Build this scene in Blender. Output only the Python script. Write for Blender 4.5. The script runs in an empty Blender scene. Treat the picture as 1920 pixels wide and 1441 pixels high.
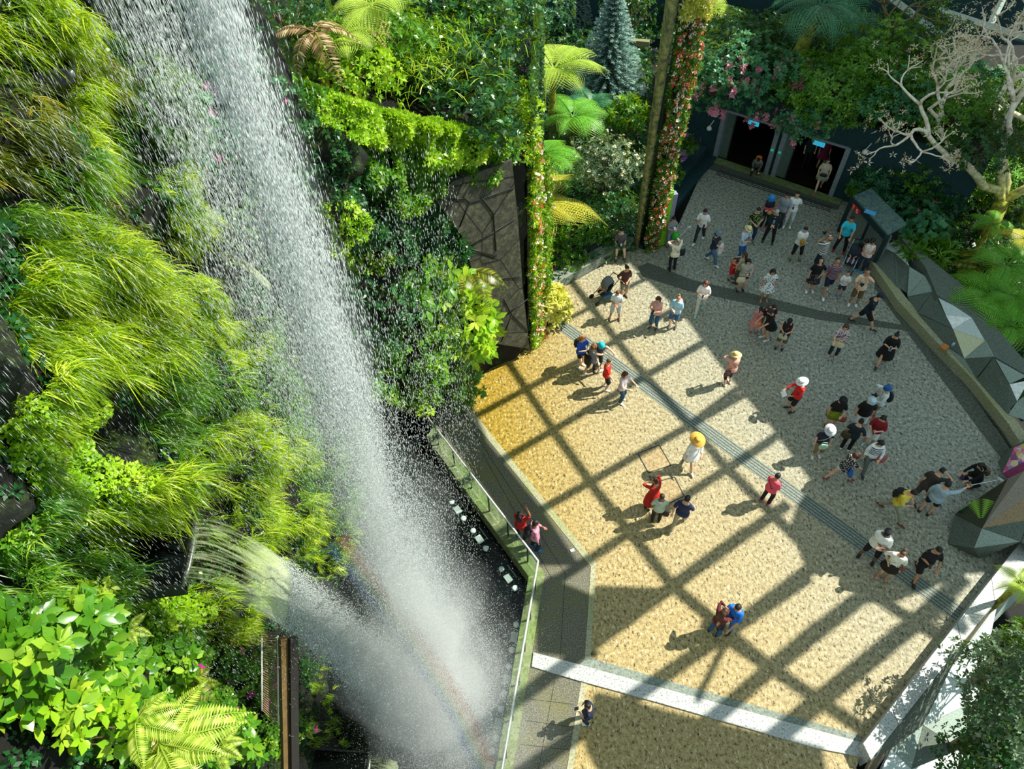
import bpy, math, random
import numpy as np
from mathutils import Vector, Matrix
random.seed(7); rng=np.random.default_rng(7)
SC=bpy.context.scene; COL=SC.collection
# ---------------------------------------------------------------- camera frame
FPX=1330.0; CH=19.5
_N=np.array([(1000-960)/FPX,(1800-720.5)/FPX,1.0]); _n=_N/np.linalg.norm(_N)
_Z=-_n; _f=np.array([0,0,1.]); _Y=_f-_f.dot(_Z)*_Z; _Y/=np.linalg.norm(_Y); _X=np.cross(_Y,_Z)
RC=np.array([_X,_Y,_Z])
def ray(px,py): return RC@np.array([(px-960)/FPX,(py-720.5)/FPX,1.0])
def fl(px,py,h=0.0):
    r=ray(px,py); t=(h-CH)/r[2]; return np.array([r[0]*t,r[1]*t,h])
def pt(px,py,z):
    return np.array([0,0,CH])+ray(px,py)*z
def hplane(px,py,p0,p1,off=0.0):
    r=ray(px,py); d=np.array([p1[0]-p0[0],p1[1]-p0[1]]); d/=np.linalg.norm(d); nn=np.array([d[1],-d[0],0.])
    q=np.array([p0[0],p0[1],0.])+nn*off; t=(nn@q)/(nn@r); return np.array([0,0,CH])+r*t
cam=bpy.data.cameras.new('camera'); co=bpy.data.objects.new('camera',cam); COL.objects.link(co)
M=Matrix(((RC[0,0],-RC[0,1],-RC[0,2],0),(RC[1,0],-RC[1,1],-RC[1,2],0),(RC[2,0],-RC[2,1],-RC[2,2],CH),(0,0,0,1)))
co.matrix_world=M; cam.sensor_width=36; cam.lens=36*FPX/1920; cam.clip_start=0.1; cam.clip_end=300
SC.camera=co
SC.cycles.volume_bounces=1; SC.cycles.max_bounces=6; SC.cycles.diffuse_bounces=3; SC.cycles.glossy_bounces=2
SC.view_settings.view_transform='Standard'; SC.view_settings.look='None'; SC.view_settings.gamma=1
SC.view_settings.use_curve_mapping=False; SC.view_settings.exposure=0.0
# ---------------------------------------------------------------- materials
_mc={}
def srgb(c):
    if isinstance(c,str): c=tuple(int(c[i:i+2],16)/255 for i in (0,2,4))
    return tuple((x/12.92 if x<=.04045 else ((x+.055)/1.055)**2.4) for x in c)+(1.0,)
def newmat(name):
    m=bpy.data.materials.new(name); m.use_nodes=True; nt=m.node_tree
    return m,nt,nt.nodes['Principled BSDF'],nt.nodes['Material Output']
def ramp(nt,fac,stops):
    r=nt.nodes.new('ShaderNodeValToRGB'); e=r.color_ramp.elements
    while len(e)<len(stops): e.new(0.5)
    for i,(p,c) in enumerate(stops): e[i].position=p; e[i].color=srgb(c) if not(isinstance(c,tuple) and len(c)==4) else c
    nt.links.new(fac,r.inputs[0]); return r.outputs[0]
def tex(nt,kind,scale,detail=4,coord='Object',out=0,rough=.6,stretch=None,**kw):
    tc=nt.nodes.new('ShaderNodeTexCoord'); src=tc.outputs[coord]
    if stretch:
        mp=nt.nodes.new('ShaderNodeMapping'); mp.inputs['Scale'].default_value=stretch
        if 'rot' in kw: mp.inputs['Rotation'].default_value=kw.pop('rot')
        nt.links.new(src,mp.inputs[0]); src=mp.outputs[0]
    if kind=='noise':
        t=nt.nodes.new('ShaderNodeTexNoise'); t.inputs['Scale'].default_value=scale; t.inputs['Detail'].default_value=detail; t.inputs['Roughness'].default_value=rough
    elif kind=='vor':
        t=nt.nodes.new('ShaderNodeTexVoronoi'); t.inputs['Scale'].default_value=scale
        if 'feature' in kw: t.feature=kw['feature']
    elif kind=='wave':
        t=nt.nodes.new('ShaderNodeTexWave'); t.inputs['Scale'].default_value=scale; t.bands_direction=kw.get('dir','Z'); t.inputs['Distortion'].default_value=kw.get('dist',0)
    elif kind=='brick':
        t=nt.nodes.new('ShaderNodeTexBrick'); t.inputs['Scale'].default_value=scale
    nt.links.new(src,t.inputs['Vector']); return t.outputs[out]
def mixc(nt,fac,a,b,mode='MIX'):
    m=nt.nodes.new('ShaderNodeMix'); m.data_type='RGBA'; m.blend_type=mode
    for s,v in ((0,fac),(6,a),(7,b)):
        if isinstance(v,bpy.types.NodeSocket): nt.links.new(v,m.inputs[s])
        elif s==0: m.inputs[0].default_value=v
        else: m.inputs[s].default_value=srgb(v)
    return m.outputs[2]
def bump(nt,bs,fac,st=.4,dist=.02):
    b=nt.nodes.new('ShaderNodeBump'); b.inputs['Strength'].default_value=st; b.inputs['Distance'].default_value=dist
    nt.links.new(fac,b.inputs['Height']); nt.links.new(b.outputs[0],bs.inputs['Normal'])
def plain(col,rough=.7,metal=0,vary=0):
    k=('p',col,rough,metal,vary)
    if k in _mc: return _mc[k]
    m,nt,bs,o=newmat('surface_'+str(col)); bs.inputs['Roughness'].default_value=rough; bs.inputs['Metallic'].default_value=metal
    c=srgb(col); n=tex(nt,'noise',9 if not vary else vary,3)
    lo=tuple(x*.8 for x in c[:3])+(1,); hi=tuple(min(1,x*1.15) for x in c[:3])+(1,)
    nt.links.new(ramp(nt,n,[(.3,lo),(.7,hi)]),bs.inputs['Base Color']); _mc[k]=m; return m
def cloth(col,pat=None,col2='ffffff'):
    k=('c',col,pat,col2)
    if k in _mc: return _mc[k]
    if pat is None: m=plain(col,.85); _mc[k]=m; return m
    m,nt,bs,o=newmat('cloth_'+pat); bs.inputs['Roughness'].default_value=.85
    if pat=='stripe': f=ramp(nt,tex(nt,'wave',4.2,dir='Z'),[(.48,(0,0,0,1)),(.52,(1,1,1,1))])
    elif pat=='thin': f=ramp(nt,tex(nt,'wave',5.5,dir='Z'),[(.8,(0,0,0,1)),(.85,(1,1,1,1))])
    elif pat=='dots': f=ramp(nt,tex(nt,'vor',24),[(.3,(1,1,1,1)),(.36,(0,0,0,1))])
    elif pat=='floral': f=ramp(nt,tex(nt,'noise',16,1),[(.55,(0,0,0,1)),(.6,(1,1,1,1))])
    nt.links.new(mixc(nt,f,col,col2),bs.inputs['Base Color']); _mc[k]=m; return m
def leafmat(name,stops,trans=.45,gloss=.35,patch=None):
    m,nt,bs,o=newmat(name)
    a=nt.nodes.new('ShaderNodeAttribute'); a.attribute_name='var'
    c=ramp(nt,a.outputs['Fac'],stops)
    bs.inputs['Roughness'].default_value=gloss; bs.inputs['Specular IOR Level'].default_value=.45
    nt.links.new(c,bs.inputs['Base Color'])
    t=nt.nodes.new('ShaderNodeBsdfTranslucent'); 
    g=mixc(nt,.35,c,'c8e010'); nt.links.new(g,t.inputs['Color'])
    x=nt.nodes.new('ShaderNodeMixShader'); x.inputs[0].default_value=trans
    nt.links.new(bs.outputs[0],x.inputs[1]); nt.links.new(t.outputs[0],x.inputs[2]); nt.links.new(x.outputs[0],o.inputs['Surface'])
    return m
L_GRASS=leafmat('grass_lime',[(0,'4c7a08'),(.5,'a3c41a'),(1,'dbe84a')],.5)
L_GRASSD=leafmat('grass_deep',[(0,'1f4a0c'),(.6,'4f8f1e'),(1,'a9c83a')],.45)
L_OLIVE=leafmat('grass_olive',[(0,'2e3d0c'),(.6,'6c7c1e'),(1,'b8a83c')],.4)
L_LIME=leafmat('leaf_lime',[(0,'4a8a10'),(.5,'93c420'),(1,'dcea50')],.45)
L_GREEN=leafmat('leaf_green',[(0,'1c4a0c'),(.6,'528c1c'),(1,'a9c83a')],.35,.3)
L_DARK=leafmat('leaf_dark',[(0,'0a2d14'),(.7,'1f5a26'),(1,'4f8f3a')],.25,.35)
L_TEAL=leafmat('leaf_teal',[(0,'1c4a34'),(.6,'3a7c50'),(1,'74b478')],.25,.4)
L_BLUE=leafmat('needle_blue',[(0,'1c3c3a'),(.6,'4a7470'),(1,'a9c6bc')],.15,.5)
L_GREY=leafmat('leaf_greygreen',[(0,'2f4a34'),(.6,'647f5e'),(1,'b9c4a0')],.25,.5)
L_YEL=leafmat('leaf_variegated',[(0,'7f9a20'),(.4,'d8d24a'),(1,'fff6b0')],.35,.4)
L_FERN=leafmat('fern_green',[(0,'3a7c1c'),(.6,'74bc38'),(1,'bce65c')],.4,.45)
L_FERNL=leafmat('fern_lime',[(0,'7a9a1c'),(.5,'b4d04a'),(1,'e2ec7c')],.45,.45)
L_FERNY=leafmat('fern_golden',[(0,'8a8a1c'),(.5,'c9c33c'),(1,'eee46a')],.45,.45)
L_BROWN=leafmat('frond_brown',[(0,'4a3418'),(.6,'9a7a50'),(1,'d6bd94')],.3,.7)
F_PINK=leafmat('petal_pink',[(0,'c05a80'),(.6,'e58aa8'),(1,'f6c0cc')],.3,.5)
F_RED=leafmat('petal_red',[(0,'c41f18'),(.45,'ec5a3c'),(.6,'ffe6dc'),(1,'ffffff')],.3,.5)
F_MAG=leafmat('petal_magenta',[(0,'a01070'),(1,'e838b0')],.3,.5)
F_PUR=leafmat('petal_purple',[(0,'7a3a9c'),(.7,'b06ad0'),(1,'e8d0f4')],.3,.5)
F_CREAM=leafmat('petal_cream',[(0,'d0c890'),(1,'fffbe0')],.3,.5)
BARK=plain('5a4630',.9); 
def mk_mossbark():
    m,nt,bs,o=newmat('mossy_bark'); bs.inputs['Roughness'].default_value=.95
    n=tex(nt,'noise',3.5,6); nt.links.new(ramp(nt,n,[(.35,'4a3c26'),(.5,'8c8a2c'),(.7,'c4c440')]),bs.inputs['Base Color'])
    bump(nt,bs,n,.6,.03); return m
MOSSBARK=mk_mossbark()
def mk_paleb():
    m,nt,bs,o=newmat('pale_branch'); bs.inputs['Roughness'].default_value=.85
    sx=nt.nodes.new('ShaderNodeSeparateXYZ'); tc=nt.nodes.new('ShaderNodeTexCoord'); nt.links.new(tc.outputs['Object'],sx.inputs[0])
    mr=nt.nodes.new('ShaderNodeMapRange'); mr.inputs[1].default_value=2.2; mr.inputs[2].default_value=4.8; nt.links.new(sx.outputs[2],mr.inputs[0])
    n=tex(nt,'noise',6,5); a=ramp(nt,n,[(.35,'6c6a24'),(.65,'c6c244')]); b=ramp(nt,n,[(.3,'c8b090'),(.6,'f8ecdc')])
    nt.links.new(mixc(nt,mr.outputs[0],a,b),bs.inputs['Base Color']); return m
PALEB=mk_paleb()
def aggregate(name,cols,sc=26,bm=.6,patch=None,rough=.75):
    m,nt,bs,o=newmat(name); bs.inputs['Roughness'].default_value=rough; bs.inputs['Specular IOR Level'].default_value=.3
    n=tex(nt,'noise',sc,5,rough=.75); n2=tex(nt,'noise',.55,4)
    c=ramp(nt,n,[(.32,cols[0]),(.45,cols[1]),(.62,cols[2])])
    if patch: c=mixc(nt,ramp(nt,n2,[(.4,(0,0,0,1)),(.65,(.8,.8,.8,1))]),c,mixc(nt,.6,c,patch))
    nt.links.new(c,bs.inputs['Base Color']); bump(nt,bs,n,bm,.02); return m
def mk_floor():
    # exposed-pebble floor: warm beige near the pool turning grey towards the doors, ochre algae near the planted wall
    m,nt,bs,o=newmat('pebble_floor'); bs.inputs['Roughness'].default_value=.6; bs.inputs['Specular IOR Level'].default_value=.35
    n=tex(nt,'noise',9,6,rough=.8); sp=tex(nt,'vor',7.5,feature='F1'); big=tex(nt,'noise',.35,5)
    peb=tex(nt,'noise',15,3,rough=.65,stretch=(1,.5,1),rot=(0,0,.6))
    warm=ramp(nt,n,[(.34,'5c4c28'),(.45,'968054'),(.62,'b6a874')]); cool=ramp(nt,n,[(.34,'4c524a'),(.47,'85887c'),(.64,'b2b3a4')])
    tc=nt.nodes.new('ShaderNodeTexCoord'); sx=nt.nodes.new('ShaderNodeSeparateXYZ'); nt.links.new(tc.outputs['Object'],sx.inputs[0])
    def lin(a,b,c):   # a*x+b*y+c
        p=nt.nodes.new('ShaderNodeMath'); p.operation='MULTIPLY_ADD'; p.inputs[1].default_value=a; p.inputs[2].default_value=c; nt.links.new(sx.outputs[0],p.inputs[0])
        q=nt.nodes.new('ShaderNodeMath'); q.operation='MULTIPLY_ADD'; q.inputs[1].default_value=b; nt.links.new(sx.outputs[1],q.inputs[0]); nt.links.new(p.outputs[0],q.inputs[2]); 
        r=nt.nodes.new('ShaderNodeMath'); r.operation='ADD'; r.use_clamp=True; nt.links.new(q.outputs[0],r.inputs[0])
        s=nt.nodes.new('ShaderNodeMath'); s.operation='MULTIPLY_ADD'; s.inputs[1].default_value=.5; s.inputs[2].default_value=-.25; nt.links.new(big,s.inputs[0]); nt.links.new(s.outputs[0],r.inputs[1]); return r.outputs[0]
    c=mixc(nt,lin(.10,.05,-.85),warm,cool)
    och=ramp(nt,n,[(.35,'5c4a08'),(.5,'94791a'),(.65,'b79d3c')])
    c=mixc(nt,lin(-.30,.02,.55),c,och)
    dk=ramp(nt,peb,[(.36,(1,1,1,1)),(.41,(0,0,0,1))]); c=mixc(nt,dk,c,'3c3624')
    lt=ramp(nt,peb,[(.6,(0,0,0,1)),(.66,(.7,.7,.7,1))]); c=mixc(nt,lt,c,'e4d8b8')
    nt.links.new(c,bs.inputs['Base Color']); bump(nt,bs,peb,.5,.03); return m
FLOOR=mk_floor()
def mk_gran():
    m,nt,bs,o=newmat('granite_walk'); bs.inputs['Roughness'].default_value=.7
    n=tex(nt,'noise',30,5,rough=.85); n2=tex(nt,'noise',1.1,4); c=ramp(nt,n,[(.36,'26261e'),(.5,'5c5a4c'),(.64,'96927e')]); c=mixc(nt,ramp(nt,n2,[(.45,(0,0,0,1)),(.7,(.6,.6,.6,1))]),c,'6c6a30')
    b=tex(nt,'brick',1.0,out=1,stretch=(.9,.9,.9),rot=(0,0,.35)); 
    nt.links.new(mixc(nt,b,c,'22221c') if False else c,bs.inputs['Base Color']); bump(nt,bs,n,.5,.02); return m
GRAN=mk_gran()
CONC=aggregate('pale_concrete',('6c6a50','97947a','b6b29a'),20,.3,'7c8a3c')
DCONC=aggregate('dark_concrete',('33362f','4c5048','666a5f'),14,.3)
GREYC=aggregate('grey_concrete',('4f564f','717a70','8e978c'),18,.3)
MOSSC=aggregate('mossy_concrete',('4a5630','6e744c','8d9070'),9,.4,'5f8c20')
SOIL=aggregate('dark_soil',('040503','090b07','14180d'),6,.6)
def mk_terr():
    m,nt,bs,o=newmat('white_terrazzo'); bs.inputs['Roughness'].default_value=.4
    v=tex(nt,'noise',20,3,rough=.7); nt.links.new(ramp(nt,v,[(.36,'5a5c5c'),(.41,'a2a4a2'),(.6,'bcbeba')]),bs.inputs['Base Color']); return m
TERR=mk_terr()
def mk_wall():
    m,nt,bs,o=newmat('planted_cliff'); bs.inputs['Roughness'].default_value=.8
    n=tex(nt,'noise',1.3,8,rough=.7); n2=tex(nt,'noise',14,6,rough=.8)
    moss=ramp(nt,n2,[(.35,'0c1a07'),(.52,'2c460e'),(.7,'7c9424')]); rock=ramp(nt,n2,[(.3,'030504'),(.55,'0e140b'),(.75,'262e1a')])
    nt.links.new(mixc(nt,ramp(nt,n,[(.5,(0,0,0,1)),(.62,(1,1,1,1))]),rock,moss),bs.inputs['Base Color']); bump(nt,bs,n2,1,.08); return m
CLIFF=mk_wall()
def mk_rock():
    m,nt,bs,o=newmat('stone_panel'); bs.inputs['Roughness'].default_value=.8
    n=tex(nt,'noise',5,7,rough=.75); e=tex(nt,'vor',.55,feature='DISTANCE_TO_EDGE')
    c=ramp(nt,n,[(.3,'22231a'),(.5,'3f4031'),(.7,'66664c')]); k=ramp(nt,e,[(.006,(1,1,1,1)),(.015,(0,0,0,1))])
    nt.links.new(mixc(nt,k,c,'0c0d08'),bs.inputs['Base Color']); bump(nt,bs,n,.8,.05); return m
STONE=mk_rock()
def mk_water():
    m,nt,bs,o=newmat('dark_pool'); bs.inputs['Base Color'].default_value=(.004,.006,.006,1); bs.inputs['Roughness'].default_value=.12
    bs.inputs['IOR'].default_value=1.33; n=tex(nt,'noise',5,6); bump(nt,bs,n,.35,.05); return m
POOL=mk_water()
def mk_drop(name,col,t=.35):
    m,nt,bs,o=newmat(name); bs.inputs['Base Color'].default_value=srgb(col); bs.inputs['Roughness'].default_value=.25
    tr=nt.nodes.new('ShaderNodeBsdfTranslucent'); tr.inputs[0].default_value=srgb(col)
    x=nt.nodes.new('ShaderNodeMixShader'); x.inputs[0].default_value=.5; nt.links.new(bs.outputs[0],x.inputs[1]); nt.links.new(tr.outputs[0],x.inputs[2])
    tp=nt.nodes.new('ShaderNodeBsdfTransparent'); y=nt.nodes.new('ShaderNodeMixShader'); y.inputs[0].default_value=t
    nt.links.new(x.outputs[0],y.inputs[1]); nt.links.new(tp.outputs[0],y.inputs[2]); nt.links.new(y.outputs[0],o.inputs['Surface']); return m
DROP=mk_drop('water_drops','f4fafa',.18)
def mk_vol(d,col=(.93,.97,1)):
    m=bpy.data.materials.new('mist_volume'); m.use_nodes=True; nt=m.node_tree; nt.nodes.clear(); o=nt.nodes.new('ShaderNodeOutputMaterial')
    v=nt.nodes.new('ShaderNodeVolumeScatter'); v.inputs['Density'].default_value=d; v.inputs['Anisotropy'].default_value=.1; v.inputs['Color'].default_value=(*col,1); nt.links.new(v.outputs[0],o.inputs['Volume']); return m
def mk_sheet():
    m,nt,bs,o=newmat('water_sheet'); bs.inputs['Base Color'].default_value=srgb('d8e4c0'); bs.inputs['Roughness'].default_value=.1
    a=nt.nodes.new('ShaderNodeAttribute'); a.attribute_name='var'
    mp=nt.nodes.new('ShaderNodeUVMap'); n=nt.nodes.new('ShaderNodeTexNoise'); n.inputs['Scale'].default_value=1; n.inputs['Detail'].default_value=5
    m2=nt.nodes.new('ShaderNodeMapping'); m2.inputs['Scale'].default_value=(30,2.5,1); nt.links.new(mp.outputs[0],m2.inputs[0]); nt.links.new(m2.outputs[0],n.inputs['Vector'])
    tp=nt.nodes.new('ShaderNodeBsdfTransparent'); tp.inputs[0].default_value=(.93,.97,.72,1)
    y=nt.nodes.new('ShaderNodeMixShader')
    f=ramp(nt,n.outputs[0],[(.45,(.0,.0,.0,1)),(.75,(.26,.26,.26,1))]); ad=nt.nodes.new('ShaderNodeMath'); ad.operation='MULTIPLY_ADD'; ad.use_clamp=True
    nt.links.new(a.outputs['Fac'],ad.inputs[0]); ad.inputs[1].default_value=.6; nt.links.new(f,ad.inputs[2])
    nt.links.new(ad.outputs[0],y.inputs[0]); nt.links.new(tp.outputs[0],y.inputs[1]); nt.links.new(bs.outputs[0],y.inputs[2]); nt.links.new(y.outputs[0],o.inputs['Surface'])
    bump(nt,bs,n.outputs[0],.8,.05); return m
SHEET=mk_sheet()
def mk_glass():
    m,nt,bs,o=newmat('rail_glass'); bs.inputs['Roughness'].default_value=.05; bs.inputs['Base Color'].default_value=srgb('b8d0c4')
    tp=nt.nodes.new('ShaderNodeBsdfTransparent'); tp.inputs[0].default_value=(.85,.92,.88,1); y=nt.nodes.new('ShaderNodeMixShader'); y.inputs[0].default_value=.16
    nt.links.new(tp.outputs[0],y.inputs[1]); nt.links.new(bs.outputs[0],y.inputs[2]); nt.links.new(y.outputs[0],o.inputs['Surface']); return m
GLASS=mk_glass()
STEEL=plain('b9bdc0',.35,.8); DSTEEL=plain('3a3d3c',.5,.5); BLACK=plain('0c0d0e',.6); DKWALL=aggregate('teal_dark_wall',('0c1f22','17343a','2a4a4e'),30,.3)
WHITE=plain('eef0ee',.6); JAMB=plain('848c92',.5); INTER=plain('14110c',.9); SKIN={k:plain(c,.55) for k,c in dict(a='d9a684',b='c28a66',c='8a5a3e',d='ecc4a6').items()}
def emis(col,st):
    m,nt,bs,o=newmat('lit_sign'); bs.inputs['Emission Color'].default_value=srgb(col); bs.inputs['Emission Strength'].default_value=st; bs.inputs['Base Color'].default_value=srgb(col); return m
# ---------------------------------------------------------------- object helpers
def tag(o,label=None,cat=None,group=None,kind=None):
    for k,v in (('label',label),('category',cat),('group',group),('kind',kind)):
        if v: o[k]=v
    return o
def empty(name,loc=(0,0,0),rz=0,label=None,cat=None,group=None):
    o=bpy.data.objects.new(name,None); COL.objects.link(o); o.location=loc; o.rotation_euler=(0,0,rz); o.empty_display_size=.1
    return tag(o,label,cat,group)
def link(name,me,mat=None,parent=None):
    o=bpy.data.objects.new(name,me); COL.objects.link(o)
    if parent: o.parent=parent
    if mat and not me.materials: me.materials.append(mat)
    return o
class G:
    def __init__(s): s.V=[]; s.F=[]
    def add(s,V,F):
        b=len(s.V); s.V+= [tuple(map(float,v)) for v in V]; s.F+=[tuple(i+b for i in f) for f in F]; return s
    def box(s,c,d,rz=0,R=None):
        c=np.array(c,float); x,y,z=[a/2 for a in d]; P=np.array([(i*x,j*y,k*z) for k in(-1,1) for j in(-1,1) for i in(-1,1)])
        if R is None: R=np.array([[math.cos(rz),-math.sin(rz),0],[math.sin(rz),math.cos(rz),0],[0,0,1]])
        return s.add(P@np.array(R).T+c,[(0,2,3,1),(4,5,7,6),(0,1,5,4),(2,6,7,3),(0,4,6,2),(1,3,7,5)])
    def prism(s,pts,z0,z1):
        n=len(pts); a=sum(pts[i][0]*pts[(i+1)%n][1]-pts[(i+1)%n][0]*pts[i][1] for i in range(n))
        if a<0: pts=pts[::-1]
        zz=lambda p,z:(p[0],p[1],z)
        V=[zz(p,z0) for p in pts]+[zz(p,z1) for p in pts]
        return s.add(V,[tuple(range(n-1,-1,-1)),tuple(range(n,2*n))]+[(i,(i+1)%n,n+(i+1)%n,n+i) for i in range(n)])
    def tube(s,P,R,n=8,up=(0,0,1),cap=True,fix=None):
        P=np.array(P,float); k=len(P); R=[(r,r) if np.isscalar(r) else r for r in (R if hasattr(R,'__len__') else [R]*k)]
        V=[]; prev=None
        for i in range(k):
            d=P[min(i+1,k-1)]-P[max(i-1,0)]; d=d/(np.linalg.norm(d)+1e-9)
            u=np.array(fix if fix is not None else (prev if prev is not None else up),float); u=u-u.dot(d)*d
            if np.linalg.norm(u)<1e-3: u=np.array([1,0,0.])-d[0]*d
            u/=np.linalg.norm(u); prev=u; w=np.cross(d,u)
            for j in range(n):
                a=2*math.pi*j/n; V.append(P[i]+w*math.cos(a)*R[i][0]+u*math.sin(a)*R[i][1])
        F=[(i*n+j,i*n+(j+1)%n,(i+1)*n+(j+1)%n,(i+1)*n+j) for i in range(k-1) for j in range(n)]
        if cap: F+=[tuple(range(n-1,-1,-1)),tuple(range((k-1)*n,k*n))]
        return s.add(V,F)
    def ball(s,c,r,n=10,m=7,R=None):
        r=np.array(r if hasattr(r,'__len__') else (r,)*3,float); V=[];F=[]
        for i in range(m+1):
            t=math.pi*i/m
            for j in range(n):
                a=2*math.pi*j/n; v=np.array([math.sin(t)*math.cos(a),math.sin(t)*math.sin(a),math.cos(t)])*r
                V.append((R@v if R is not None else v)+np.array(c,float))
        F=[(i*n+j,(i+1)*n+j,(i+1)*n+(j+1)%n,i*n+(j+1)%n) for i in range(m) for j in range(n)]
        return s.add(V,F)
    def lathe(s,c,prof,n=14,R=None,ov=(1,1)):
        V=[];k=len(prof)
        for r,z in prof:
            for j in range(n):
                a=2*math.pi*j/n; v=np.array([r*math.cos(a)*ov[0],r*math.sin(a)*ov[1],z]); V.append((R@v if R is not None else v)+np.array(c,float))
        F=[(i*n+j,i*n+(j+1)%n,(i+1)*n+(j+1)%n,(i+1)*n+j) for i in range(k-1) for j in range(n)]+[tuple(range(n-1,-1,-1)),tuple(range((k-1)*n,k*n))]
        return s.add(V,F)
    def build(s,name,mat,parent=None,smooth=True,bevel=0,remesh=0):
        me=bpy.data.meshes.new(name); me.from_pydata(s.V,[],s.F); 
        if smooth: me.polygons.foreach_set('use_smooth',[True]*len(me.polygons))
        me.update(); o=link(name,me,mat,parent)
        if bevel: b=o.modifiers.new('bevel','BEVEL'); b.width=bevel; b.segments=2; b.limit_method='ANGLE'
        if remesh: r=o.modifiers.new('remesh','REMESH'); r.mode='VOXEL'; r.voxel_size=remesh; r.use_smooth_shade=True
        return o
def amesh(name,V,Q,T,var,mat,parent=None,smooth=False):
    """fast mesh from arrays of verts, quads, tris; var = per-vertex shade variation"""
    me=bpy.data.meshes.new(name); V=np.asarray(V,np.float32); Q=np.asarray(Q,np.int32).reshape(-1,4); T=np.asarray(T,np.int32).reshape(-1,3)
    me.vertices.add(len(V)); me.vertices.foreach_set('co',V.ravel())
    nl=Q.size+T.size; me.loops.add(nl); me.loops.foreach_set('vertex_index',np.concatenate([Q.ravel(),T.ravel()]))
    me.polygons.add(len(Q)+len(T)); st=np.concatenate([np.arange(len(Q))*4,Q.size+np.arange(len(T))*3]).astype(np.int32)
    me.polygons.foreach_set('loop_start',st)
    me.update(calc_edges=True)
    a=me.attributes.new('var','FLOAT','POINT'); a.data.foreach_set('value',np.asarray(var,np.float32))
    if smooth: me.polygons.foreach_set('use_smooth',np.ones(len(me.polygons),bool))
    return link(name,me,mat,parent) if name else me
def nz(a): return a/(np.linalg.norm(a,axis=-1,keepdims=True)+1e-9)
class VA:
    """collects leaves and blades"""
    def __init__(s): s.V=[];s.Q=[];s.T=[];s.c=[];s.n=0
    def _push(s,V,Q,T,c):
        s.V.append(V); s.Q.append((Q+s.n).reshape(-1,4)); 
        if T is not None: s.T.append((T+s.n).reshape(-1,3))
        s.c.append(c); s.n+=len(V)
    def leaves(s,P,D,N,L,W,var,curl=.15):
        P,D,N=map(np.asarray,(P,D,N)); n=len(P); L=np.broadcast_to(L,(n,))[:,None]; W=np.broadcast_to(W,(n,))[:,None]
        D=nz(D); S=nz(np.cross(D,N)); N=np.cross(S,D)
        a=P; b=P+D*L*.45+S*W*.5+N*W*.12; c=P+D*L-N*L*curl; d=P+D*L*.45-S*W*.5+N*W*.12
        V=np.stack([a,b,c,d],1).reshape(-1,3); s._push(V,np.arange(4*n).reshape(-1,4),None,np.repeat(var,4))
    def bigleaves(s,P,D,N,L,W,var,curl=.25):
        n=len(P); L=np.broadcast_to(L,(n,))[:,None]; W=np.broadcast_to(W,(n,))[:,None]; D=nz(D); S=nz(np.cross(D,N)); N=np.cross(S,D)
        rows=[P]
        for t,w in ((.3,.42),(.62,.5)):
            c=P+D*L*t-N*L*curl*t*t
            rows+=[c+S*W*w+N*W*.1,c,c-S*W*w+N*W*.1]
        rows.append(P+D*L-N*L*curl)
        V=np.stack(rows,1).reshape(-1,3); b=np.arange(n)[:,None]*8
        Q=np.concatenate([b+[1,4,5,2],b+[2,5,6,3]],0); T=np.concatenate([b+[0,1,2],b+[0,2,3],b+[4,7,5],b+[5,7,6]],0)
        s._push(V,Q,T,np.repeat(var,8))
    def blades(s,P,D,L,W,var,g=.7,side=None):
        n=len(P); L=np.broadcast_to(L,(n,))[:,None]; W=np.broadcast_to(W,(n,))[:,None]; D=nz(D)
        S=nz(np.cross(D,nz(rng.normal(size=(n,3))+np.array([0,0,1.])))); rows=[]
        for t,w in ((0,.4),(.35,.5),(.7,.35),(1,0)):
            c=P+D*L*t+np.array([0,0,-1.])*L*g*t*t
            rows+= [c] if w==0 else [c+S*W*w,c-S*W*w]
        V=np.stack(rows,1).reshape(-1,3); b=np.arange(n)[:,None]*7
        s._push(V,np.concatenate([b+[0,1,3,2],b+[2,3,5,4]],0),b+[4,5,6],np.repeat(var,7))
    def clusters(s,P,N,k,L,W,opening=1.0,jit=.35,big=False,var0=None,curl=.15,spread=1):
        n=len(P); N=nz(N); ref=nz(rng.normal(size=(n,3))); T1=nz(np.cross(N,ref)); T2=np.cross(N,T1)
        cv=rng.uniform(0,1,n) if var0 is None else var0
        for i in range(k):
            a=2*math.pi*i/k+rng.uniform(-.4,.4,n); op=opening+rng.uniform(-jit,jit,n)
            T=T1*np.cos(a)[:,None]+T2*np.sin(a)[:,None]; c,si=np.cos(op)[:,None],np.sin(op)[:,None]
            D=N*c+T*si; Nl=N*si-T*c; l=L*rng.uniform(.65,1.15,n)
            (s.bigleaves if big else s.leaves)(P+T*.02,D,Nl,l,W*l/L,np.clip(cv*.6+rng.uniform(0,.4,n),0,1),curl)
    def build(s,name,mat,parent=None,smooth=False):
        T=np.concatenate(s.T) if s.T else np.zeros((0,3),int); Q=np.concatenate(s.Q) if s.Q else np.zeros((0,4),int)
        return amesh(name,np.concatenate(s.V),Q,T,np.concatenate(s.c),mat,parent,smooth)
# ================================================================ SETTING
def struct(name,g,mat,**k): o=g.build(name,mat,smooth=False,**k); o['kind']='structure'; return o
def poly(name,px,mat,z1=0.0,z0=-.3,bevel=0):
    return struct(name,G().prism([fl(x,y,z1)[:2] for x,y in px],z0,z1),mat,bevel=bevel)
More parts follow.
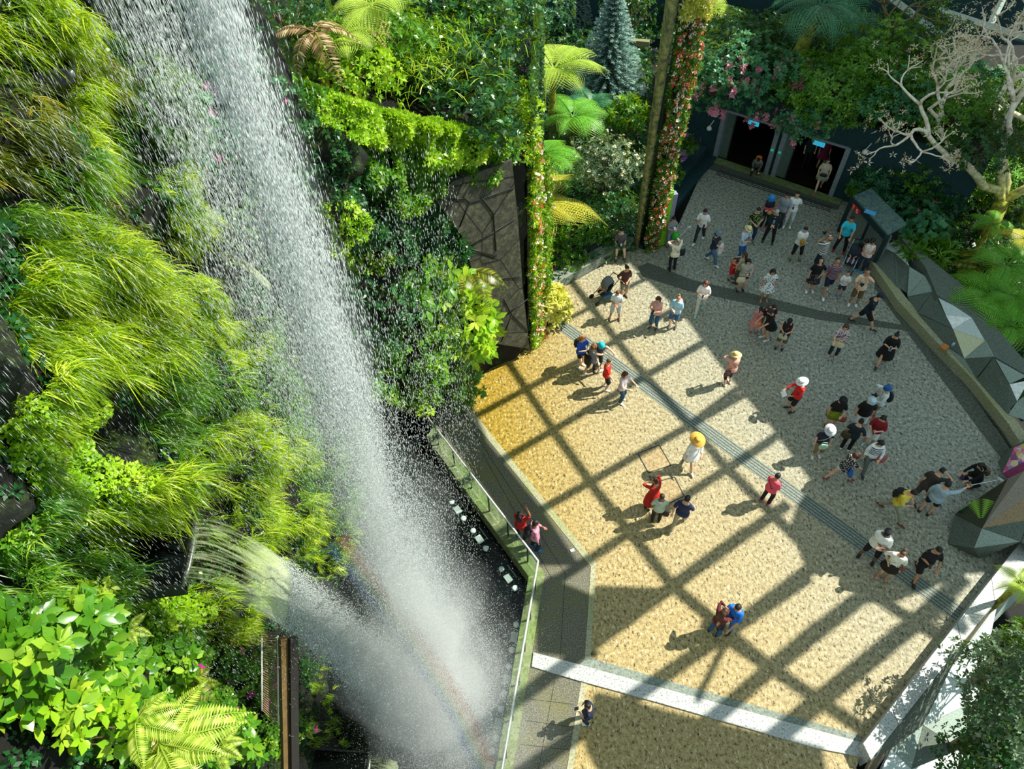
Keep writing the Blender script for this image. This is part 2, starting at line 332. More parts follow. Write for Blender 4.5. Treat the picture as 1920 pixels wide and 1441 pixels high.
# --- sun, sky
SUN=np.array([.64,.165,.748]); SUN/=np.linalg.norm(SUN)
sl=bpy.data.lights.new('sun','SUN'); sl.energy=8.4; sl.angle=math.radians(.3); sl.color=(1,.965,.84)
so=bpy.data.objects.new('sun',sl); COL.objects.link(so); so.location=(30,8,40); so.rotation_euler=Vector(SUN).to_track_quat('Z','Y').to_euler()
w=bpy.data.worlds.new('sky'); SC.world=w; w.use_nodes=True; bg=w.node_tree.nodes['Background']; bg.inputs[0].default_value=(.68,.9,.97,1); bg.inputs[1].default_value=.76
# --- ground, plaza
struct('floor',G().prism([(-45,-8),(60,-8),(60,70),(-45,70)],-3.3,-3.0),SOIL)
PLZ=[(835,728),(905,645),(990,655),(1000,640),(1060,575),(1040,548),(1190,463),(1255,460),(1328,296),(1600,372),(1640,490),(1692,565),(1800,712),(1890,838),(1920,880),(2010,1000),(1828,1122),(1618,1393),(1590,1500),(1055,1500),(1063,1441),(1098,1240),(1110,1060)]
poly('floor',PLZ,FLOOR)
poly('floor',[(800,700),(835,728),(1110,1060),(1098,1240),(1063,1441),(1050,1510),(955,1510),(961,1441),(1022,1075),(822,810),(780,760)],GRAN)
poly('trim_1',[(835,725),(847,722),(1118,1056),(1107,1241),(1075,1441),(1068,1510),(1050,1510),(1063,1441),(1096,1240),(1108,1062)],CONC,.012,-.1)
poly('trim_2',[(1196,500),(1215,492),(1300,525),(1400,548),(1540,582),(1712,612),(1722,628),(1690,618),(1540,600),(1400,568),(1290,545),(1205,518)],DCONC,.008,-.1)
def strip(name,A,B,w,mat,z1,z0,ext=0):
    a=fl(*A);b=fl(*B);u=(b-a)/np.linalg.norm(b-a);n=np.array([-u[1],u[0],0]); a=a-u*ext;b=b+u*ext
    return struct(name,G().prism([(a+n*w/2)[:2],(b+n*w/2)[:2],(b-n*w/2)[:2],(a-n*w/2)[:2]],z0,z1),mat)
# slotted drain channel running diagonally across the plaza
A=fl(1040,600);B=fl(1800,1152);u=(B-A)/np.linalg.norm(B-A);nn=np.array([-u[1],u[0],0])
strip('trim_3',(1040,600),(1800,1152),.52,GREYC,.006,-.1)
g=G()
for k in (-.2,-.1,0,.1,.2): g.box((A+B)/2+nn*k+[0,0,.006],(np.linalg.norm(B-A),.018,.008),math.atan2(u[1],u[0]))
tag(g.build('drain_slots',BLACK,smooth=False),'dark parallel slots of the long drain crossing the plaza diagonally','drain')
g=G(); A=fl(1345,322);B=fl(1560,392);u=(B-A)/np.linalg.norm(B-A);nn=np.array([-u[1],u[0],0])
for k in (-.22,-.1,.02,.14): g.box((A+B)/2+nn*k+[0,0,.005],(np.linalg.norm(B-A),.04,.01),math.atan2(u[1],u[0]))
tag(g.build('drain_slots',BLACK,smooth=False),'dark slotted drain just in front of the entrance doors','drain')
strip('trim_4',(1330,308),(1575,385),.75,DCONC,.004,-.1)
# border of grey setts on the right edge and pale strips
poly('trim_5',[(1640,492),(1655,488),(1890,838),(1905,860),(1885,868),(1855,830),(1640,540)],DCONC,.01,-.1)
for lab,P in (('outer square access cover outlined in the beige floor near the straw hat walker',[(1196,850),(1236,834),(1258,872),(1216,886)]),
              ('inner square access cover beside the woman in the red dress',[(1225,905),(1265,894),(1283,930),(1250,945)])):
    c=[fl(*p) for p in P]; e=empty('access_cover',(sum(c)/4),0,lab,'cover'); cc=[p-sum(c)/4 for p in c]
    f=G()
    for i in range(4):
        a,b=cc[i],cc[(i+1)%4]; f.box((a+b)/2+[0,0,.006],(np.linalg.norm(b-a),.03,.012),math.atan2((b-a)[1],(b-a)[0]))
    f.build('frame',DSTEEL,e,False)
    q=G(); q.prism([(p*.97)[:2] for p in cc],.0,.004); q.build('lid',aggregate('lid_pebble',('5c4d2e','94805a','b5a27c'),9,.3),e,False)
jl=empty('paving_joints',fl(1050,950),0,'thin dark joints dividing the granite walkway beside the railing','paving joint'); L0=np.array(jl.location)
for a_,b_ in (((847,745),(1060,1075)),((905,850),(1035,1085)),((1060,1075),(1050,1235)),((1040,1275),(1010,1441)),((995,1310),(1075,1320)),((985,1350),(1070,1362)),((975,1395),(1068,1405))):
    p_,q_=fl(*a_)-L0,fl(*b_)-L0; dd_=q_-p_; G().box((p_+q_)/2+[0,0,.002],(np.linalg.norm(dd_),.012,.004),math.atan2(dd_[1],dd_[0])).build('joint',BLACK,jl,False)
# white terrazzo band and parapet
poly('trim_6',[(1000,1222),(1087,1245),(1240,1288),(1620,1392),(1632,1421),(1531,1402),(1240,1318),(1080,1274),(997,1249)],TERR,.05,-.2,.006)
poly('trim_7',[(1118,1236),(1240,1272),(1612,1378),(1618,1392),(1240,1288),(1087,1245),(1100,1230)],GREYC,.018,-.1)
PH=.45
pi=[(1618,1393),(1830,1121),(1886,1050),(2060,830)]; po=[(1633,1424),(1806,1203),(1892,1098),(2090,860)]
struct('wall_right',G().prism([fl(x,y,PH)[:2] for x,y in pi+po[::-1]],-.3,PH),TERR,bevel=.01)
g=G()
for t in (.2,.42,.66,.9):
    a=fl(*[pi[0][i]+(pi[2][i]-pi[0][i])*t for i in(0,1)],PH); b=fl(*[po[0][i]+(po[2][i]-po[0][i])*t for i in(0,1)],PH)
    g.box((a+b)/2+[0,0,.001],(np.linalg.norm(b-a),.012,.004),math.atan2((b-a)[1],(b-a)[0]))
tag(g.build('joint_lines',BLACK,smooth=False),'thin dark joints across the white terrazzo parapet top','joint')
# outer face below the parapet: dark sloping boards and pale faceted slabs
e=empty('faceted_cladding',fl(1760,1290,-1),0,'brown and pale blue-grey faceted slabs sloping below the terrazzo parapet at lower right','cladding')
def facet(e,pts,mat,th=.06,name='panel'):
    P=[np.array(p)-np.array(e.location) for p in pts]; n=np.cross(P[1]-P[0],P[2]-P[0]); n/=np.linalg.norm(n); n=n if n[2]>0 else -n
    c=sum(P)/len(P); P=[c+(p-c)*.985 for p in P]; k=len(P); V=P+[p-n*th for p in P]
    f=[tuple(range(k)),tuple(range(2*k-1,k-1,-1))]+[(i,k+i,k+(i+1)%k,(i+1)%k) for i in range(k)]
    return G().add(V,f).build(name,mat,e,False)
q=lambda x,y,h:fl(x,y,h)
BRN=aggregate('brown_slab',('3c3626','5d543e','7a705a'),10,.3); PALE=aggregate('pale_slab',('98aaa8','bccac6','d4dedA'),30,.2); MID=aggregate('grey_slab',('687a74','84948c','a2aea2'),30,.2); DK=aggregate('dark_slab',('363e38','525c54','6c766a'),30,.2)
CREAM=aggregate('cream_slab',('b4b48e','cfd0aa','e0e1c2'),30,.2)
T0=(1633,1426,.4);T1=(1806,1205,.4);T2=(1892,1100,.4); T3=(2000,965,.4)
b0=(1600,1500,-1.2);b1=(1671,1403,-1.0);b2=(1731,1359,-1.2);b3=(1773,1262,-.9);b4=(1800,1236,-1.3);b5=(1877,1122,-.8);b6=(2000,1000,-1)
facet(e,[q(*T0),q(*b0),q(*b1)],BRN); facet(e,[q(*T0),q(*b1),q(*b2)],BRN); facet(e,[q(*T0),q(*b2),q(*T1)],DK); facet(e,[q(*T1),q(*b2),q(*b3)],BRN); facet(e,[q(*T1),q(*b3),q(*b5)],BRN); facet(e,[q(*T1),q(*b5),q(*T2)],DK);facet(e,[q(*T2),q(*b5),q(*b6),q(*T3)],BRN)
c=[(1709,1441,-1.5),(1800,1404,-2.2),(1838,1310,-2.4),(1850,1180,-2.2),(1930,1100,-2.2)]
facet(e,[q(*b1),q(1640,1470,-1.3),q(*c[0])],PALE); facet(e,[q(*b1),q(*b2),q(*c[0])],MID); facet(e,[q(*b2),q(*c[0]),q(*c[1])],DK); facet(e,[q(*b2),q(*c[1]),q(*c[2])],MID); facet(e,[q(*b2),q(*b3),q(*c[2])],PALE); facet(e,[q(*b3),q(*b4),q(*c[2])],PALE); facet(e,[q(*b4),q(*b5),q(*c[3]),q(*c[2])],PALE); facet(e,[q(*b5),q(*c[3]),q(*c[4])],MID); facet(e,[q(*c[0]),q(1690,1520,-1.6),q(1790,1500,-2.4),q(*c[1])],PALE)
# --- right side: ledge bench and faceted rising wall
poly('trim_8',[(1633,489),(1645,484),(1700,559),(1781,645),(1840,707),(1908,790),(1935,830),(1915,832),(1890,793),(1826,713),(1766,651),(1686,566)],CONC,.42,-.1)
poly('trim_9',[(1621,496),(1633,489),(1686,566),(1766,651),(1826,713),(1890,793),(1915,832),(1900,842),(1872,800),(1810,722),(1740,640),(1672,572)],DCONC,.03,-.1)
e=empty('faceted_wall',fl(1760,580,0),0,'long wall of grey white and cream triangular slabs rising behind the right-hand ledge','wall')
lo=.43
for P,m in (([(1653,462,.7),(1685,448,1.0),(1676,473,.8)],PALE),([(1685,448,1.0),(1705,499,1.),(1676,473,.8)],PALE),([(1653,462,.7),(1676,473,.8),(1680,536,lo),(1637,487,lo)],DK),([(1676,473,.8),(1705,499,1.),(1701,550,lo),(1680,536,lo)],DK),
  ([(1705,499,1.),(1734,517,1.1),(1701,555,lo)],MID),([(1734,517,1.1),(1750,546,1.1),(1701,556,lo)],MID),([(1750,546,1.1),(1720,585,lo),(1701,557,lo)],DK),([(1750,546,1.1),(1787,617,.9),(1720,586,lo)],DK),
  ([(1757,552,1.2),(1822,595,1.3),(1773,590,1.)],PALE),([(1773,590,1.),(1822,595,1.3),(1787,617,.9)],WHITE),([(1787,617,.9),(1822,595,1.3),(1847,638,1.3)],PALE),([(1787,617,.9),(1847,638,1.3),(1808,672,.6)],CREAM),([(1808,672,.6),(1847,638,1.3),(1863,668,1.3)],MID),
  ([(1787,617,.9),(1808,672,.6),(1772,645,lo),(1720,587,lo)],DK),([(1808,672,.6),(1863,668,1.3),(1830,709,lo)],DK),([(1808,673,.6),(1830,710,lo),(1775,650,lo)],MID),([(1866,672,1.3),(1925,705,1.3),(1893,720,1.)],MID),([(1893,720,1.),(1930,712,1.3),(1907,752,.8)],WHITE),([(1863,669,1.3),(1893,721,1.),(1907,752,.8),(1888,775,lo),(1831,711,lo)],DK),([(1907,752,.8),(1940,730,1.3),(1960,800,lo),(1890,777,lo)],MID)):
    facet(e,[q(*p) for p in P],m)
g=G(); O=[(1690,446),(1735,500),(1757,552),(1822,595),(1847,638),(1865,669),(1925,703),(1960,740)];O2=[(1706,450),(1752,492),(1800,530),(1850,590),(1890,640),(1915,668),(1945,690),(1990,740)]
poly('trim_10',O+O2[::-1],DK,1.25,-.2)
# --- sculpted sign rock with picture panels
e=empty('sign_rock',fl(1830,1000),0,'angular grey and tan faceted rock with a dark fern picture on its slanted face','sculpted rock')
a=q(1790,963,.35);d=q(1777,1019,0);cc=q(1841,990,1.0);ee=q(1826,1027,.6);bb=q(1890,896,.75);h1=q(1920,882,1.5);h2=q(1930,926,1.6);h3=q(1930,974,1.5);k=q(1914,1015,1.0);m=q(1836,1047,0)
PANELPIC=plain('2a2c10',.5); TAN=aggregate('tan_slab',('6e5c44','8f7a5c','a99370'),30,.2);BEI=aggregate('beige_slab',('6f665a','8d8276','a29788'),30,.2)
facet(e,[a,cc,ee,d],DK); pic=facet(e,[a,bb,cc],PANELPIC,name='picture_panel'); facet(e,[cc,bb,h1,h2],BEI); facet(e,[cc,h2,h3],TAN); facet(e,[cc,h3,k],DK); facet(e,[cc,k,ee],MID); facet(e,[ee,k,m,d],DK); facet(e,[h1,h2,h2+[2,-.5,-1.],h1+[2,0,-1.]],DK); facet(e,[h3,k,k+[1.5,-1,-1],h3+[2,-1,-1.]],DK); facet(e,[h2,h3,h3+[2,-1,-1.],h2+[2,-.5,-1.]],DK)
# printed fern sprig and green shapes on the picture face
L0=np.array(e.location); nrm=np.cross(bb-a,cc-a); nrm/=np.linalg.norm(nrm); nrm*=np.sign(nrm[2]); ctr=(a+bb+cc)/3
U=(cc-(a+bb)/2);U/=np.linalg.norm(U);Vv=np.cross(nrm,U); va=VA(); n=11
root=a*.42+bb*.40+cc*.18; ts=np.linspace(.05,.95,n)
Ps=[];Ds=[];Ls=[]
for t in ts:
    for s in (-1,1): Ps.append(root+U*(t*1.0-.2)-L0+nrm*.006); Ds.append(U*.7+Vv*s); Ls.append(.42*(1-t)+.06)
va.leaves(np.array(Ps),np.array(Ds),np.tile(nrm,(2*n,1)),np.array(Ls),.08,np.full(2*n,.8),0); va.build('printed_fern',L_FERN,e)
g=G(); p0=a*.86+bb*.06+cc*.08-L0+nrm*.006; g.tube([p0,p0+(bb-a)*.14],[(.1,.003),(.02,.002)],8,fix=nrm); g.build('printed_leaf',L_GREEN,e)
e=empty('sign_rock',fl(1890,850),0,'dark-sided slanted panel printed with pink and magenta flowers at the right edge','sculpted rock')
s0=q(1871,865,0);s1=q(1894,840,.0);s2=q(1925,815,.1);p1=q(1879,887,.35);p2=q(1902,838,.75);p3=q(1940,822,1.2);p4=q(1940,855,.9);p5=q(1891,898,.3)
facet(e,[s0,p1,p2,s1],DK);facet(e,[s1,p2,p3,s2],DK);
def mk_flow():
    m,nt,bs,o=newmat('flower_print'); v=tex(nt,'vor',7,out=1); sp=nt.nodes.new('ShaderNodeSeparateColor'); nt.links.new(v,sp.inputs[0])
    nt.links.new(ramp(nt,sp.outputs[0],[(0,'d0487c'),(.35,'e88cb0'),(.55,'c2b84a'),(.7,'f4dce4'),(.85,'3a6e9c'),(1,'b02858')]),bs.inputs['Base Color']); return m
facet(e,[p1,p2,p3,p4],mk_flow(),name='picture_panel'); facet(e,[p1,p4,p4+[.2,-.6,-.3],p5],plain('8c2a54',.6),name='maroon_panel')
# --- left ledge, pool, railing
LED=[(799,819),(991,1080),(929,1441),(915,1520),(948,1520),(961,1441),(1022,1075),(825,812),(812,800)]
poly('trim_11',LED,MOSSC,.06,-.8,.01)
struct('floor',G().prism([(-9,-7),fl(915,1520,-.45)[:2],fl(929,1443,-.45)[:2]*1.0,fl(993,1082,-.45)[:2],fl(801,820,-.45)[:2],fl(780,700,-.45)[:2],(-9,17)],-.8,-.45),POOL)
rail=[fl(802,782,1.0),fl(1009,1051,1.0),fl(941,1441,1.0),fl(925,1530,1.0)]
e=empty('glass_railing',(rail[0][0],rail[0][1],0),0,'glass railing with white handrail and dark posts along the pool ledge','railing'); L0=np.array(e.location)
g=G()
for i in range(3): g.tube([rail[i]-L0,rail[i+1]-L0],.028,8)
g.build('handrail',plain('e6e4e0',.35,.3),e)
for i,n in ((0,6),(1,6),(2,1)):
    a,b=rail[i],rail[i+1]; u=(b-a)/np.linalg.norm(b-a); ang=math.atan2(u[1],u[0])
    for j in range(n):
        p=a+(b-a)*((j+.5)/n)-L0; p[2]=.53; G().box(p,(.05,.03,.94),ang).build('post',DSTEEL,e,False)
    for j in range(n):
        m0=a+(b-a)*((j+.5)/n)-L0; m0[2]=.5; G().box(m0+u*np.linalg.norm(b-a)/n/2*0,(np.linalg.norm(b-a)/n-.06,.012,.8),ang).build('glass_pane',GLASS,e,False)
# planter box at the railing's upper end
e=empty('corner_planter',fl(792,775),0,'small black planter with low moss at the upper end of the railing','planter')
G().box((0,0,.2),(.9,.6,.5),-.5).build('box',BLACK,e,False,.01); G().ball((0,0,.42),(.42,.27,.12)).build('moss',L_GRASSD,e)
# submerged light fixtures
LP=[((858,957),'first'),((899,1012),'second'),((953,1085),'third'),((964,1195),'fourth'),((950,1275),'fifth'),((935,1357),'sixth'),((918,1438),'seventh')]
for (x,y),w in LP:
    c=fl(x,y,-.43); u=(fl(799,819)-fl(991,1080)) if y<1100 else (fl(991,1080)-fl(929,1441)); an=math.atan2(u[1],u[0])
    e=empty('pool_light',c,an,'%s white pool light down from the planter end of the ledge'%w,'pool light','pool lights beside the ledge')
    G().box((0,0,.04),(.26,.2,.08)).build('housing',plain('aab8b4',.5),e,False,.01)
    for s in (-1,1): G().lathe((s*.36,0,0),[(.09,0),(.09,.06),(.07,.08)],12).build('lamp',plain('d8e6e2',.4),e)
    G().box((.12,-.22,.03),(.5,.03,.03)).build('bracket',plain('7a8480',.5),e,False)
# --- top-left bench edge where the man sits
A=fl(1030,552);B=fl(1196,458);u=(B-A)/np.linalg.norm(B-A);nn=np.array([-u[1],u[0],0]); A=A-u*2.5
def rect(a,b,w0,w1,n): return [(a+n*w0)[:2],(b+n*w0)[:2],(b+n*w1)[:2],(a+n*w1)[:2]]
struct('trim_12',G().prism(rect(A,B,0,.55,nn),-.2,.42),GREYC,bevel=.01); struct('trim_13',G().prism(rect(A,B,.55,.65,nn),-.2,.62),DSTEEL); struct('trim_14',G().prism(rect(A,B,.65,1.35,nn),-.2,.5),GREYC)
# dark ledge between column foot and the entrance wall
A2=fl(1190,462);B2=fl(1330,294);u2=(B2-A2)/np.linalg.norm(B2-A2);n2=np.array([-u2[1],u2[0],0])
struct('trim_15',G().prism(rect(A2,B2,-.35,.15,n2),-.2,.12),DKWALL); struct('trim_16',G().prism(rect(A2,B2,.15,.75,n2),-.2,.5),DKWALL,bevel=.02)
STK={'E':[(0,0,0,1),(0,0,.7,0),(0,.5,.6,.5),(0,1,.7,1)],'X':[(0,0,.8,1),(0,1,.8,0)],'I':[(.4,0,.4,1)],'T':[(.4,0,.4,1),(0,1,.8,1)],'S':[(0,0,.7,0),(.7,0,.7,.5),(.7,.5,0,.5),(0,.5,0,1),(0,1,.7,1)],' ':[]}
def letters(txt,h,mat,parent):
    g=G(); w=h*.95; x0=-w*len(txt)/2+h*.08
    for i,ch in enumerate(txt):
        for a,b,c,d in STK[ch]: g.tube([(x0+i*w+a*h*.9,0,(b-.5)*h),(x0+i*w+c*h*.9,0,(d-.5)*h)],[(h*.09,.004)]*2,4,fix=(0,1,0))
    return g.build('lettering',mat,parent,False)
# --- entrance wall with two openings
J0=fl(1340,294);J3=fl(1558,368);u=(J3-J0)/np.linalg.norm(J3-J0);n_=np.array([-u[1],u[0],0]); ang=math.atan2(u[1],u[0]) # n_ points away from camera
if n_[1]<0: n_=-n_
def W(t,d,z): return J0+u*t+n_*d+np.array([0,0,z])
def wbox(g,t0,t1,d0,d1,z0,z1): g.box(W((t0+t1)/2,(d0+d1)/2,(z0+z1)/2),(t1-t0,d1-d0,z1-z0),ang)
g=G(); wbox(g,-3.2,-.05,0,.4,0,3.5); wbox(g,-.05,5.65,0,.4,2.42,3.5); wbox(g,5.65,10.5,0,.4,0,3.5); wbox(g,2.62,2.78,.05,.4,0,2.42); struct('wall_back',g,DKWALL)
g=G(); wbox(g,-3.2,10.5,0.0,6,3.5,3.7); struct('ceiling_or_shade_slab',g,SOIL)
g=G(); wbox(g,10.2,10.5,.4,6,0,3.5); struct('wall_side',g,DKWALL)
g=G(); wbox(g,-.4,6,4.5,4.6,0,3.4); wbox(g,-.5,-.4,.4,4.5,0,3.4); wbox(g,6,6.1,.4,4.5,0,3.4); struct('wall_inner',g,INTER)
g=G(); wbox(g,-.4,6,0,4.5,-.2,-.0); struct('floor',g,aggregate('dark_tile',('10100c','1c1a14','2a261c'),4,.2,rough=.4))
g=G(); wbox(g,-.3,6.1,-.45,-.02,-.05,.05); struct('trim_17',g,MOSSC)
for t0,t1,l,dn in ((0,2.55,'door_1',1),(2.85,5.57,'door_2',2)):
    e=empty(l,W((t0+t1)/2,0,0),ang); e['kind']='structure'; L0=np.array(e.location)
    def lb(name,ta,tb,da,db,za,zb,mat):
        return G().box((((ta+tb)/2)-(t0+t1)/2,(da+db)/2,(za+zb)/2),(tb-ta,abs(db-da),zb-za)).build(name,mat,e,False,.006)
    lb('door_jamb',t0-.08,t0+.12,-.08,.25,0,2.42,JAMB); lb('door_jamb',t1-.12,t1+.08,-.08,.25,0,2.42,JAMB); lb('door_head',t0,t1,-.05,.2,2.34,2.44,JAMB)
    gl=lb('door_glass',t0+.12,t0+.55,.12,.14,.02,2.3,GLASS); lb('door_leaf_edge',t0+.52,t0+.57,.1,.16,0,2.3,DSTEEL)
    s=empty('exit_sign',W(t0+(t1-t0)*.55,-.06,2.22),ang,'small blue EXIT sign above the %s doorway'%('left' if dn==1 else 'right'),'sign','blue exit signs')
    G().box((0,0,0),(.5,.04,.2)).build('panel',emis('1fb4dc',.7),s,False,.01)
    to=letters('EXIT',.13,WHITE,s); to.location=(0,-.026,0)
    for q_ in ((t1-.02) if dn==1 else (t0+.02),):
        b=G().box(W(q_,-.1,1.3),(.12,.02,.1),ang).build('push_button',emis('20b884',.5),None,False); tag(b,'small green square button sign on the %s post between the doors'%('left' if dn==1 else 'right'),'button')
for (x,y,h),lab in (((1330,240,2.0),'white spotlight on the dark wall left of the doorways'),((1622,284,2.6),'white round spotlight on the dark wall right of the doorways')):
    p=hplane(x,y,J0[:2],J3[:2],.15); e=empty('spotlight',p,ang,lab,'light')
    G().lathe((0,0,-.1),[(.03,0),(.12,.03),(.11,.12),(.05,.2)],12).build('head',WHITE,e); G().tube([(0,0,.1),(.1,.12,.35)],.02,6).build('arm',WHITE,e)
# --- green marker post
e=empty('marker_post',fl(1238,459),math.radians(12),'tall slanted lime green marker post with grey side beside the flower column','post')
G().box((0,0,1.35),(.34,.1,2.7)).build('green_panel',plain('86d010',.45),e,False,.01); G().box((.26,.08,1.25),(.2,.25,2.5)).build('grey_side',plain('8c8a9c',.6),e,False,.01); G().box((0,.18,2.6),(.34,.5,.08)).build('top_cap',plain('86d010',.45),e,False,.01)
for k,z in enumerate((2.3,2.1)): G().lathe((0,-.055,z),[(.05,-.01),(.05,.01)],10,R=np.array([[1,0,0],[0,0,1],[0,1,0.]])).build('round_symbol',BLACK,e)
# --- booth on the right with dark frame
e=empty('service_booth',fl(1630,440),0,'low booth with mossy blue-grey sloping roof and dark teal frame','booth'); L0=np.array(e.location)
R0=q(1600,368,1.75);R1=q(1624,362,1.75);R2=q(1686,430,1.75);R3=q(1665,440,1.75)
def quadpost(g,top,w=.14,zt=1.7): g.box(np.array([top[0],top[1],zt/2])-L0,(w,w,zt),ang)
dd=aggregate('mossy_roof',('2a4048','4a6670','6c8060'),8,.3)
G().prism([(p-L0)[:2] for p in (R0,R1+[.3,.3,0],R2+[.4,.3,0],R3)],1.68,1.78).build('roof',dd,e,False,.01)
TEALF=plain('0f2c30',.5); g=G()
for p in (R0,R3): g.box(np.array([p[0],p[1],.84])-L0,(.16,.16,1.68),ang)
m=(R0*.45+R3*.55); g.box(np.array([m[0],m[1],.84])-L0,(.1,.1,1.68),ang); mm=(R0+R3)/2; dv=R3-R0; g.box(np.array([mm[0],mm[1],1.6])-L0,(np.linalg.norm(dv),.1,.22),math.atan2(dv[1],dv[0])); g.build('frame',TEALF,e,False)
nb=np.array([-dv[1],dv[0],0]);nb/=np.linalg.norm(nb); nb*=np.sign(nb[0]+nb[1])
pm=mm+nb*.25; G().box(np.array([pm[0],pm[1],.8])-L0,(np.linalg.norm(dv)*.96,.05,1.6),math.atan2(dv[1],dv[0])).build('door_leaf',GREYC,e,False)
ps=R0*.8+R3*.2-nb*.08; sg=G().box(np.array([ps[0],ps[1],1.5])-L0,(.55,.03,.2),math.atan2(dv[1],dv[0])).build('sign',plain('d01c20',.5),e,False)
to=letters('T S',.14,WHITE,sg)
to.rotation_euler=(0,0,math.atan2(dv[1],dv[0])); pp=ps-nb*.03; to.location=np.array([pp[0],pp[1],1.5])-L0
ps=R0*.45+R3*.55; pq=(R0+R1+R2+R3)/4; G().box(np.array([pq[0]-.25,pq[1],1.79])-L0,(.42,.26,.02),ang).build('roof_sticker',plain('5aa8dc',.4),e,False)
# --- overhead steel grid of the glasshouse, plus added slabs shaped for shade (above the frame; they cast the shadows on the plaza)
HZ=23.0
def up(px,py): p=fl(px,py); return p+SUN*(HZ/SUN[2])
g=G()
def beam(P,Q,w,ext=0.):
    a,b=up(*P),up(*Q); u=(b-a)/np.linalg.norm(b-a); a=a-u*ext;b=b+u*ext
    g.box((a+b)/2,(np.linalg.norm(b-a),w*.82,.12),math.atan2(u[1],u[0]))
for P,Q,w,ex in (((860,797),(1259,583),.3,3),((1259,583),(1173,544),.0,0),((907,882),(1210,705),.32,3),((1210,705),(1330,640),.2,0),((1015,955),(1288,800),.32,2.5),((1288,800),(1383,728),.28,0),((1045,1087),(1364,878),.34,2),((1364,878),(1455,817),.3,.5),
  ((988,1298),(1263,1097),.42,3),((1263,1097),(1477,945),.4,0),((990,1441),(1365,1184),.44,3),((1365,1184),(1560,1035),.45,0),((1250,1420),(1444,1254),.45,2),((1444,1254),(1610,1122),.5,0),((1430,1400),(1715,1167),.55,1.5),((1715,1167),(1808,1082),.5,0),
  ((1313,1298),(1360,1205),.16,.3),((1068,523),(1190,681),.28,1),((1190,681),(1364,878),.3,0),((1364,878),(1477,992),.34,.5),((1040,611),(1209,523),.22,2),((947,670),(1040,810),.26,0),((1040,810),(1120,922),.3,0),((1120,922),(1263,1100),.33,0),((1263,1100),(1444,1251),.36,0),((1444,1251),(1619,1368),.38,2),((1620,1105),(1774,1202),.36,0)):
    if w: beam(P,Q,w,ex)
struct('ceiling_or_shade_slab',g,DSTEEL)
sh=[(1173,486),(1209,523),(1263,573),(1290,603),(1340,672),(1404,752),(1445,800),(1490,862),(1522,905),(1492,950),(1480,990),(1508,1060),(1535,1076),(1560,1072),(1607,1114),(1613,1132),(1663,1130),(1672,1131),(1808,1076)]
P=[up(*p)[:2] for p in sh]; s=SUN*(HZ/SUN[2]); P+= [np.array([17.8,8.3])+s[:2],np.array([17.6,18.])+s[:2],np.array([16.8,21.5])+s[:2],np.array([15.5,24.])+s[:2],np.array([17.5,30.])+s[:2],np.array([14.,38.])+s[:2],np.array([7.,35.])+s[:2],np.array([5.,27.])+s[:2],np.array([5.,24.])+s[:2]]
struct('ceiling_or_shade_slab',G().prism(P,HZ-.3,HZ),DKWALL)  # added unseen slab, its outline cut to cast the plaza's shade area
# added unseen slabs that shade the walkway between railing and kerb and the bottom floor
for sh in ([(815,790),(800,745),(870,740),(905,830),(1010,960),(1075,1060),(1010,1060)],[(1045,1095),(1105,1120),(1112,1235),(1005,1225),(1000,1100),(1030,1080)],[(1112,1100),(1250,1105),(1112,1190)],[(1112,1300),(1240,1335),(1530,1405),(1560,1560),(1180,1560),(1095,1400)]):
    struct('ceiling_or_shade_slab',G().prism([up(*p)[:2] for p in sh],HZ-.2,HZ),DKWALL)
# ================================================================ MOUNTAIN
WP=[(-5.3,-5.),(-5.3,3.8),(-5.2,8.5),(-4.6,12.),(-3.,15.),(.64,17.6)]
WP=[np.array(p) for p in WP]
CUM=[0.]
for a,b in zip(WP,WP[1:]): CUM.append(CUM[-1]+np.linalg.norm(b-a))
def _nrm(i): d=WP[i+1]-WP[i]; d=d/np.linalg.norm(d); return np.array([d[1],-d[0]])
NR=[_nrm(i) for i in range(len(WP)-1)]
def wn(s):
    """smoothly blended outward normal along the wall"""
    s=np.asarray(s,float); mids=[(CUM[i]+CUM[i+1])/2 for i in range(len(NR))]
    x=np.interp(s,mids,[n[0] for n in NR]); y=np.interp(s,mids,[n[1] for n in NR]); l=np.hypot(x,y); return np.stack([x/l,y/l,0*x],-1)
def relief(s,h):
    r=.35*np.sin(s*.9+h*.35)+.25*np.sin(s*2.1-h*1.3+1)+.16*np.sin(s*3.7+h*2.9)+.1*np.sin(h*6.1-s*2)+.05*np.sin(s*11+h*9)
    r=r-1.25*np.exp(-((s-10.05)/.95)**2-((h-9.75)/.85)**2)
    r=r-.95*np.exp(-((s-14.6)/.65)**2-((h-11.3)/.5)**2)
    return np.where(s>CUM[4],r*.25,r)
def wpos(s,h,off=0.):
    s=np.asarray(s,float);h=np.asarray(h,float); x=np.interp(s,CUM,[p[0] for p in WP]);y=np.interp(s,CUM,[p[1] for p in WP])
    return np.stack([x,y,h+0*s],-1)+wn(s)*(relief(s,h)+off)[...,None]
def wsh(px,py):
    """wall coordinates hit by the line of sight through (px,py)"""
    r=ray(px,py); best=None
    for i,n in enumerate(NR):
        nn=np.array([n[0],n[1],0]); d=nn@r
        if d>=-1e-6: continue
        t=(nn@np.array([WP[i][0],WP[i][1],0]))/d; p=np.array([0,0,CH])+r*t; s=CUM[i]+(p[:2]-WP[i])@((WP[i+1]-WP[i])/np.linalg.norm(WP[i+1]-WP[i]))
        if t>0 and (best is None or t<best[0]) and CUM[i]-.4<=s<=CUM[i+1]+.4: best=(t,s,p[2])
    return (best[1],best[2]) if best else (CUM[-1],0)
def topz(s): return np.interp(s,[0,CUM[3]-1,CUM[3]+1,CUM[4],CUM[5]],[22,22,12.4,10.6,8.0])
